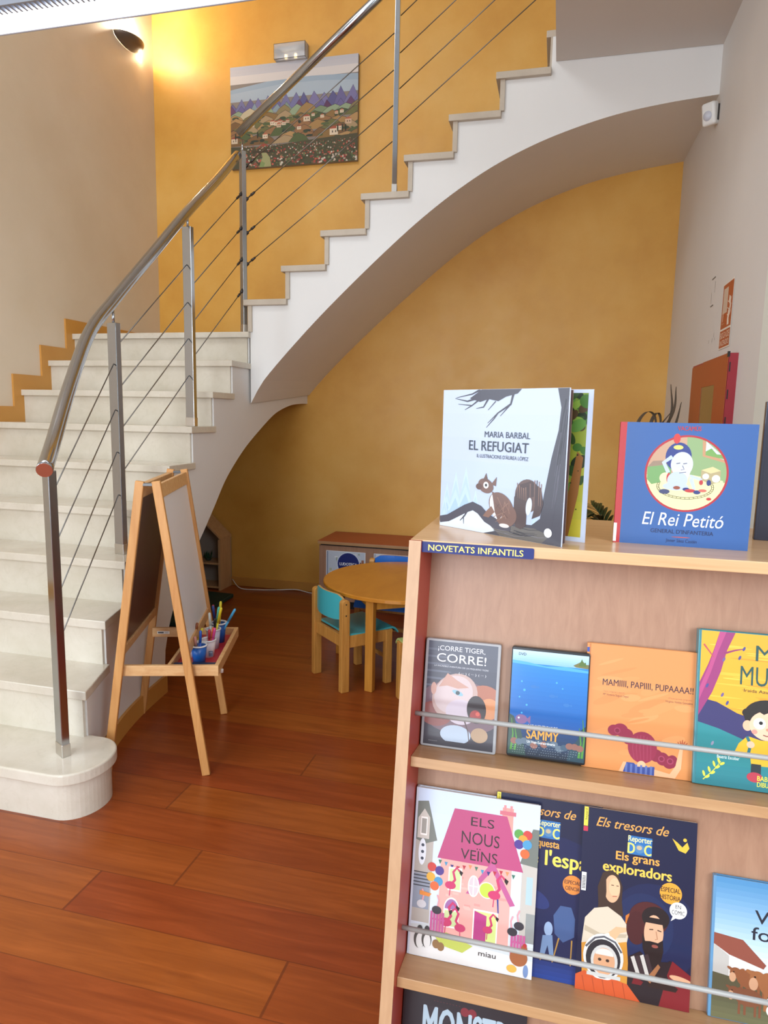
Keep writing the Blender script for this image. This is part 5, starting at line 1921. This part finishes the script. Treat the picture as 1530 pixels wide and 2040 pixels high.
# ------------------------------------------------------------------ yellow wall: landscape canvas, emergency light
MC = frame((-2.356, YB - 0.0005, 3.045), (1, 0, 0), (0, 0, 1), (0, -1, 0))
pc = thing('landscape_canvas', 'unframed landscape canvas of violet hills and a flower field on the yellow wall', 'painting', MC)
w, h = 0.935, 0.670
build('canvas', MB().box((0, 0, 0), (w, h, 0.028)), plain('canvas_edge', '8a8078', 0.8), pc, bevel=0.002)
a = Art(w, h)
a.grad(0, 0, 100, 10, 'b9b7bd', 'c2bdc0', 3)
a.rect(0, 9, 100, 17, 'd2cac6')
a.poly([(0, 22), (30, 17), (64, 16), (100, 18), (100, 30), (0, 34)], '9aa9b8')
a.poly([(0, 26), (40, 21), (70, 21), (100, 24), (100, 34), (0, 34)], 'a8b4bf')
INKL = '2f2a34'


def hill(x0, x1, yb, yt, c, sharp=True):
    xm_ = (x0 + x1) / 2 + rnd.uniform(-1, 1)
    if sharp:
        p_ = [(x0, yb), (xm_, yt), (x1, yb)]
    else:
        p_ = [(x0, yb), (x0 + (x1 - x0) * .25, yt + (yb - yt) * .35), (xm_, yt), (x0 + (x1 - x0) * .75, yt + (yb - yt) * .3), (x1, yb)]
    a.poly([(q[0], q[1] - .35) for q in p_], INKL)
    a.poly(p_, c)


for k in range(15):
    x = -5 + k * 7.2
    hill(x, x + rnd.uniform(11, 15), 46, rnd.uniform(29, 36) - 2 * (k > 9), rnd.choice(('6a6390', '7a739c', '5d5a86', '74719a')))
for k in range(12):
    x = -3 + k * 8.6 + rnd.uniform(-2, 2)
    hill(x, x + rnd.uniform(7, 11), 47, rnd.uniform(36, 41), rnd.choice(('5e3a58', '6b6390', '7d8f84', '6a4868', '8797a0')))
for k in range(11):
    x = -4 + k * 9.5 + rnd.uniform(-2, 2)
    hill(x, x + rnd.uniform(12, 20), 52, rnd.uniform(40, 46), rnd.choice(('b8a486', '7b8a6a', '8a7a52', '8f9f80', 'c4b494', '9a7a4c')), False)
for row in range(7):
    y = 50 + row * 3.6
    for k in range(8):
        x = -8 + k * 14 + rnd.uniform(-4, 4)
        hill(x, x + rnd.uniform(14, 26), y + 6, y - rnd.uniform(0, 4), rnd.choice(('8a6a3e', '6c6a40', 'a5804e', '55603a', 'b08a5a', '7a5a38', '4a5638', '946b46', 'a98f6a')), False)
    for k in range(10):
        x = rnd.uniform(2, 96)
        a.ell(x, y + rnd.uniform(0, 4), rnd.uniform(1, 3.4), rnd.uniform(.6, 1.6), rnd.choice(('3f4a34', '54603c', '2f3a30', '6a6a3c')))
for x, y, s_ in ((34, 56, 1.2), (37, 57, 1.1), (40, 56, 1.3), (43, 57.5, 1.0), (39, 59, 1.1), (46, 56, .9), (61, 54, 1.6), (66, 52, .8), (73, 54, .9), (84, 52, .8), (88, 51, .9), (18, 57, .9), (3, 70, 1.6), (28, 68, 1.3), (82, 68, 2.0), (86, 66, 1.3), (93, 60, 1.5), (27, 80, 2.6), (55, 63, 1.0)):
    a.rect(x - 1.6 * s_, y, x + 1.6 * s_, y + 3 * s_, rnd.choice(('d3bfa4', 'c9a98c', 'dcc9ae')))
    a.poly([(x - 2 * s_, y), (x, y - 1.4 * s_), (x + 2 * s_, y)], rnd.choice(('a5523c', 'b4664a', '9a4a38')))
    for q in (-.7, .5):
        a.rect(x + q * s_, y + .9 * s_, x + (q + .4) * s_, y + 1.9 * s_, '4a3a34')
for x in (4, 22, 85, 88.5, 91):
    a.ell(x, 68, .6, 3.4, '2a3226')
a.poly([(0, 78), (30, 80), (60, 77), (100, 74), (100, 100), (0, 100)], '4f4a34')
for k in range(640):
    y = 78 + 22 * rnd.random()
    if y < 78 + abs(50 - (k % 100)) * 0.02:
        y += 2
    x = rnd.uniform(8, 100)
    s_ = 0.4 + 0.05 * (y - 76) * rnd.uniform(.4, 1)
    a.ell(x, y, s_ * .8, s_ * .95, rnd.choice(('a8483c', 'c0604c', 'c9b8a4', '8f3f38', '5f6a42', '3c4630', 'b8836a', 'd0c6b4', '77603f', '6e7a52', '8a5a4a', '46523a')), n=7)
a.poly([(23, 100), (26, 90), (25, 86), (29, 86), (32, 91), (33, 100)], '9c9a6a')
a.poly([(23, 100), (25, 94), (28, 96), (27, 100)], '7f8f58')
for y in (83.5, 85):
    a.line([(18, y), (26, y + .8), (34, y)], .4, '4a382e')
a.build('picture', pc, Matrix.Translation((0, 0, 0.0278)), CANVAS)

em = thing('emergency_light', 'small emergency light with a clear cover above the landscape canvas', 'lamp', (-1.89, YB, 3.766))
build('base', MB().box((-2.012, YB - 0.030, 3.715), (-1.782, YB, 3.815)), plain('em_base', 'a89f99', 0.4), em, world=True, bevel=0.004)
build('reflector', MB().box((-2.004, YB - 0.034, 3.722), (-1.790, YB - 0.030, 3.808)), plain('em_reflector', 'c9c9cf', 0.25, metal=0.5), em, world=True)
for x in (-1.935, -1.865):
    build('bulb', MB().tube([(x, YB - 0.036, 3.728), (x, YB - 0.036, 3.752)], 0.009, 10), plain('em_bulb', 'ffe6b8', 0.3, emit='ffdca0', es=3.0), em, world=True)
build('lamp_tube', MB().tube([(-1.985, YB - 0.045, 3.772), (-1.81, YB - 0.045, 3.785)], 0.009, 10), M_WHITEP, em, world=True)
for x, z in ((-1.985, 3.772), (-1.81, 3.785)):
    build('tube_holder', MB().box((x - .02, YB - 0.058, z - .012), (x + .02, YB - 0.034, z + .012)), plain('em_grey', '55565c', 0.4), em, world=True)
gm, gn, gl, gb = new_mat('clear_cover')
gb.inputs['Base Color'].default_value = (0.95, 0.96, 0.98, 1)
gb.inputs['Roughness'].default_value = 0.3
gb.inputs['Transmission Weight'].default_value = 0.75
gb.inputs['IOR'].default_value = 1.2
cv = MB()
bxA, bxB, byA, byB, bzA, bzB = -2.010, -1.784, YB - 0.068, YB - 0.031, 3.717, 3.813
cv.box((bxA, byA, bzA), (bxB, byA + .002, bzB)).box((bxA, byA, bzA), (bxA + .002, byB, bzB)).box((bxB - .002, byA, bzA), (bxB, byB, bzB)).box((bxA, byA, bzB - .002), (bxB, byB, bzB)).box((bxA, byA, bzA), (bxB, byB, bzA + .002))
build('cover', cv, gm, em, world=True)

# ------------------------------------------------------------------ wall sconce on the cream wall
SY, SZ = 4.395, 3.80
sn = thing('wall_sconce', 'dark half-bowl wall sconce glowing on the cream wall', 'lamp', (XL, SY, SZ))
bowl = MB()
NU, NV = 20, 8
vs, fs_ = [], []
for i in range(NV + 1):
    t = i / NV * math.pi / 2
    for k in range(NU + 1):
        u = math.pi * k / NU
        rr = math.cos(t)
        vs.append((XL + 0.11 * math.sin(u) * rr + 0.001, SY - 0.138 * math.cos(u) * rr, SZ + 0.015 - 0.050 * math.sin(t)))
for i in range(NV):
    for k in range(NU):
        fs_.append((i * (NU + 1) + k, i * (NU + 1) + k + 1, (i + 1) * (NU + 1) + k + 1, (i + 1) * (NU + 1) + k))
bowl.add(vs, fs_, True)
so = build('shade', bowl, plain('sconce_bronze', '6b5f55', 0.4, metal=0.5), sn, world=True)
so.modifiers.new('solid', 'SOLIDIFY').thickness = 0.003
build('bulb', MB().tube([(XL + .045, SY - 0.05, SZ + 0.015), (XL + .045, SY + 0.05, SZ + 0.015)], 0.008, 10), plain('halogen', 'fff0d8', 0.3, emit='ffe2b0', es=60.0), sn, world=True)
pl = bpy.data.lights.new('sconce_light', 'POINT')
pl.energy, pl.color, pl.shadow_soft_size = 15, (1.0, 0.84, 0.64), 0.06
po_ = bpy.data.objects.new('sconce_light', pl)
COL.objects.link(po_)
po_.location = (XL + 0.05, SY, SZ + 0.04)
pl2 = bpy.data.lights.new('sconce_spill', 'POINT')
pl2.energy, pl2.color, pl2.shadow_soft_size = 0.5, (1.0, 0.82, 0.56), 0.02
po2 = bpy.data.objects.new('sconce_spill', pl2)
COL.objects.link(po2)
po2.location = (XL + 0.03, SY + 0.155, SZ - 0.02)
pl3 = bpy.data.lights.new('sconce_wash', 'POINT')
pl3.energy, pl3.color, pl3.shadow_soft_size = 7, (1.0, 0.86, 0.66), 0.015
po3 = bpy.data.objects.new('sconce_wash', pl3)
COL.objects.link(po3)
po3.location = (XL + 0.028, SY - 0.05, SZ + 0.05)

# ------------------------------------------------------------------ suspended linear lamp in the near stairwell
LX0, LX1, LY, LZ = -2.30, -0.45, 2.0, 2.527
lum = thing('ceiling_lamp', 'long white linear lamp hanging across the stairwell', 'lamp', ((LX0 + LX1) / 2, LY, LZ))
build('housing', MB().box((LX0, LY - 0.150, LZ + 0.012), (LX1, LY - 0.004, LZ + 0.075)), plain('lamp_grey', 'b9bdc8', 0.4), lum, world=True, bevel=0.008)
build('frame_rail', MB().box((LX0, LY - 0.010, LZ - 0.004), (LX1, LY, LZ + 0.03)), plain('lamp_grey', 'b9bdc8', 0.4), lum, world=True, bevel=0.003)
build('diffuser', MB().box((LX0 + .004, LY - 0.110, LZ - 0.002), (LX1 - .004, LY - 0.010, LZ + 0.012)), plain('lamp_diffuser', 'ffffff', 0.4, emit='f2f6ff', es=7.0), lum, world=True)
lv = MB()
k = LX0
while k < LX1:
    lv.box((k, LY - 0.150, LZ - 0.010), (k + 0.007, LY - 0.110, LZ + 0.012))
    k += 0.018
lv.box((LX0, LY - 0.156, LZ - 0.012), (LX1, LY - 0.150, LZ + 0.02))
build('louvre', lv, plain('lamp_louvre', '9aa0ac', 0.35, metal=0.4), lum, world=True)
for x in (LX0 + .2, LX1 - .2):
    build('hanging_wire', MB().tube([(x, LY + .05, LZ + .1), (x, LY + .05, ZC)], 0.0015, 6), M_CABLE, lum, world=True)

# ------------------------------------------------------------------ potted palm behind the bookcase
PX, PY = 0.36, 3.45
pp = thing('potted_palm', 'potted palm with green and dried brown fronds behind the bookcase', 'plant', (PX, PY, 0))
build('pot', MB().lathe([(0, 0), (0.11, 0), (0.15, 0.27), (0.155, 0.28), (0.145, 0.28), (0.135, 0.25), (0, 0.25)], (0, 0, 0), 28), plain('terracotta', '9a5a3c', 0.7), pp)
build('soil', MB().lathe([(0, 0.252), (0.136, 0.252)], (0, 0, 0), 24), plain('soil', '3a2a20', 0.9), pp)
M_FROND = plain('frond_green', '26401f', 0.45, var=0.2)
M_DRY = plain('frond_dry', '4a3a26', 0.6, var=0.2)


def blade(mbx, p, q, wid, sag=0.0, side=None):
    p, q = Vector(p), Vector(q)
    t = (q - p).normalized()
    s_ = (side or t.cross(Vector((0, 0, 1)))).normalized()
    n_ = 6
    L_, Rr, Cc = [], [], []
    for i in range(n_ + 1):
        f = i / n_
        c = p + (q - p) * f + Vector((0, 0, -sag * f * f))
        w_ = wid * (math.sin(math.pi * min(1, .12 + f * .88)) ** .7 if f < 1 else 0.02)
        L_.append(c + s_ * w_)
        Rr.append(c - s_ * w_)
        Cc.append(c + Vector((0, 0, -w_ * .25)))
    for i in range(n_):
        mbx.add([L_[i], Cc[i], Rr[i], L_[i + 1], Cc[i + 1], Rr[i + 1]], [(0, 1, 4, 3), (1, 2, 5, 4)], True)


def frond(tip, up_, mat_, name='frond', leaf=0.16, n_=11):
    tip = Vector(tip)
    base = Vector((0, 0, 0.25))
    P_ = [base + (tip - base) * f + Vector((0, 0, up_ * math.sin(math.pi * f))) for f in [i / 12 for i in range(13)]]
    m_ = MB().tube(P_, 0.006, 6, radii=[0.008 - 0.006 * i / 12 for i in range(13)])
    for i in range(n_):
        f = 0.42 + 0.58 * i / (n_ - 1)
        j = min(11, int(f * 12))
        c = P_[j] + (P_[j + 1] - P_[j]) * (f * 12 - j)
        t = (P_[j + 1] - P_[j]).normalized()
        s_ = t.cross(Vector((0, 0, 1))).normalized()
        ln = leaf * (1.1 - .5 * abs(f - .6))
        for sg_ in (-1, 1):
            blade(m_, c, c + (t * .75 + s_ * sg_ * .8).normalized() * ln, 0.010, 0.05)
    build(name, m_, mat_, pp)


for tip, u_ in (((-0.20, -0.06, 0.88), 0.20), ((-0.12, -0.20, 0.86), 0.20), ((-0.17, 0.14, 0.90), 0.16), ((-0.05, -0.24, 0.84), 0.20), ((0.12, -0.2, 0.80), 0.16), ((0.08, 0.22, 0.86), 0.14)):
    frond(tip, u_, M_FROND)
# dried leaves standing up and curling over
dry = [[(0, 0, .25), (0.05, 0.02, .7), (0.10, 0.03, 1.0), (0.155, 0.04, 1.14), (0.145, 0.05, 1.26)], [(0, 0, .25), (0.04, 0.0, .7), (0.09, 0.02, 1.0), (0.16, 0.02, 1.15), (0.165, 0.02, 1.25)],
       [(0, 0, .25), (0.06, -.01, .7), (0.12, 0.0, 1.0), (0.17, 0.0, 1.10), (0.19, 0.0, 1.19)], [(0, 0, .25), (0.02, -.02, .7), (0.05, -.02, 1.0), (0.09, -.02, 1.08), (0.155, -.01, 1.16)],
       [(0, 0, .25), (-0.02, -.02, .8), (-0.01, -.03, 1.06), (0.03, -.03, 1.145), (0.075, -.03, 1.13), (0.09, -.03, 1.02)], [(0, 0, .25), (0.01, -.01, .8), (0.05, -.02, 1.06), (0.075, -.02, 1.14), (0.10, -.02, 1.13), (0.105, -.02, 1.03)]]
dry = [[(x, y, z if z < .5 else z * 1.195) for x, y, z in P_] for P_ in dry]
for P_ in dry:
    c = catmull(P_, 6)
    m_ = MB()
    n_ = len(c) - 1
    for i in range(n_):
        def wd(j):
            f = j / n_
            return 0.009 * math.sin(math.pi * (0.08 + .9 * f)) + 0.001
        s_ = Vector((0.8, -0.6, 0.1)).normalized()
        a_, b_ = c[i], c[i + 1]
        m_.add([a_ - s_ * wd(i), a_ + Vector((0, .003, 0)), a_ + s_ * wd(i), b_ - s_ * wd(i + 1), b_ + Vector((0, .003, 0)), b_ + s_ * wd(i + 1)], [(0, 1, 4, 3), (1, 2, 5, 4)], True)
    build('dry_leaf', m_, M_DRY, pp)
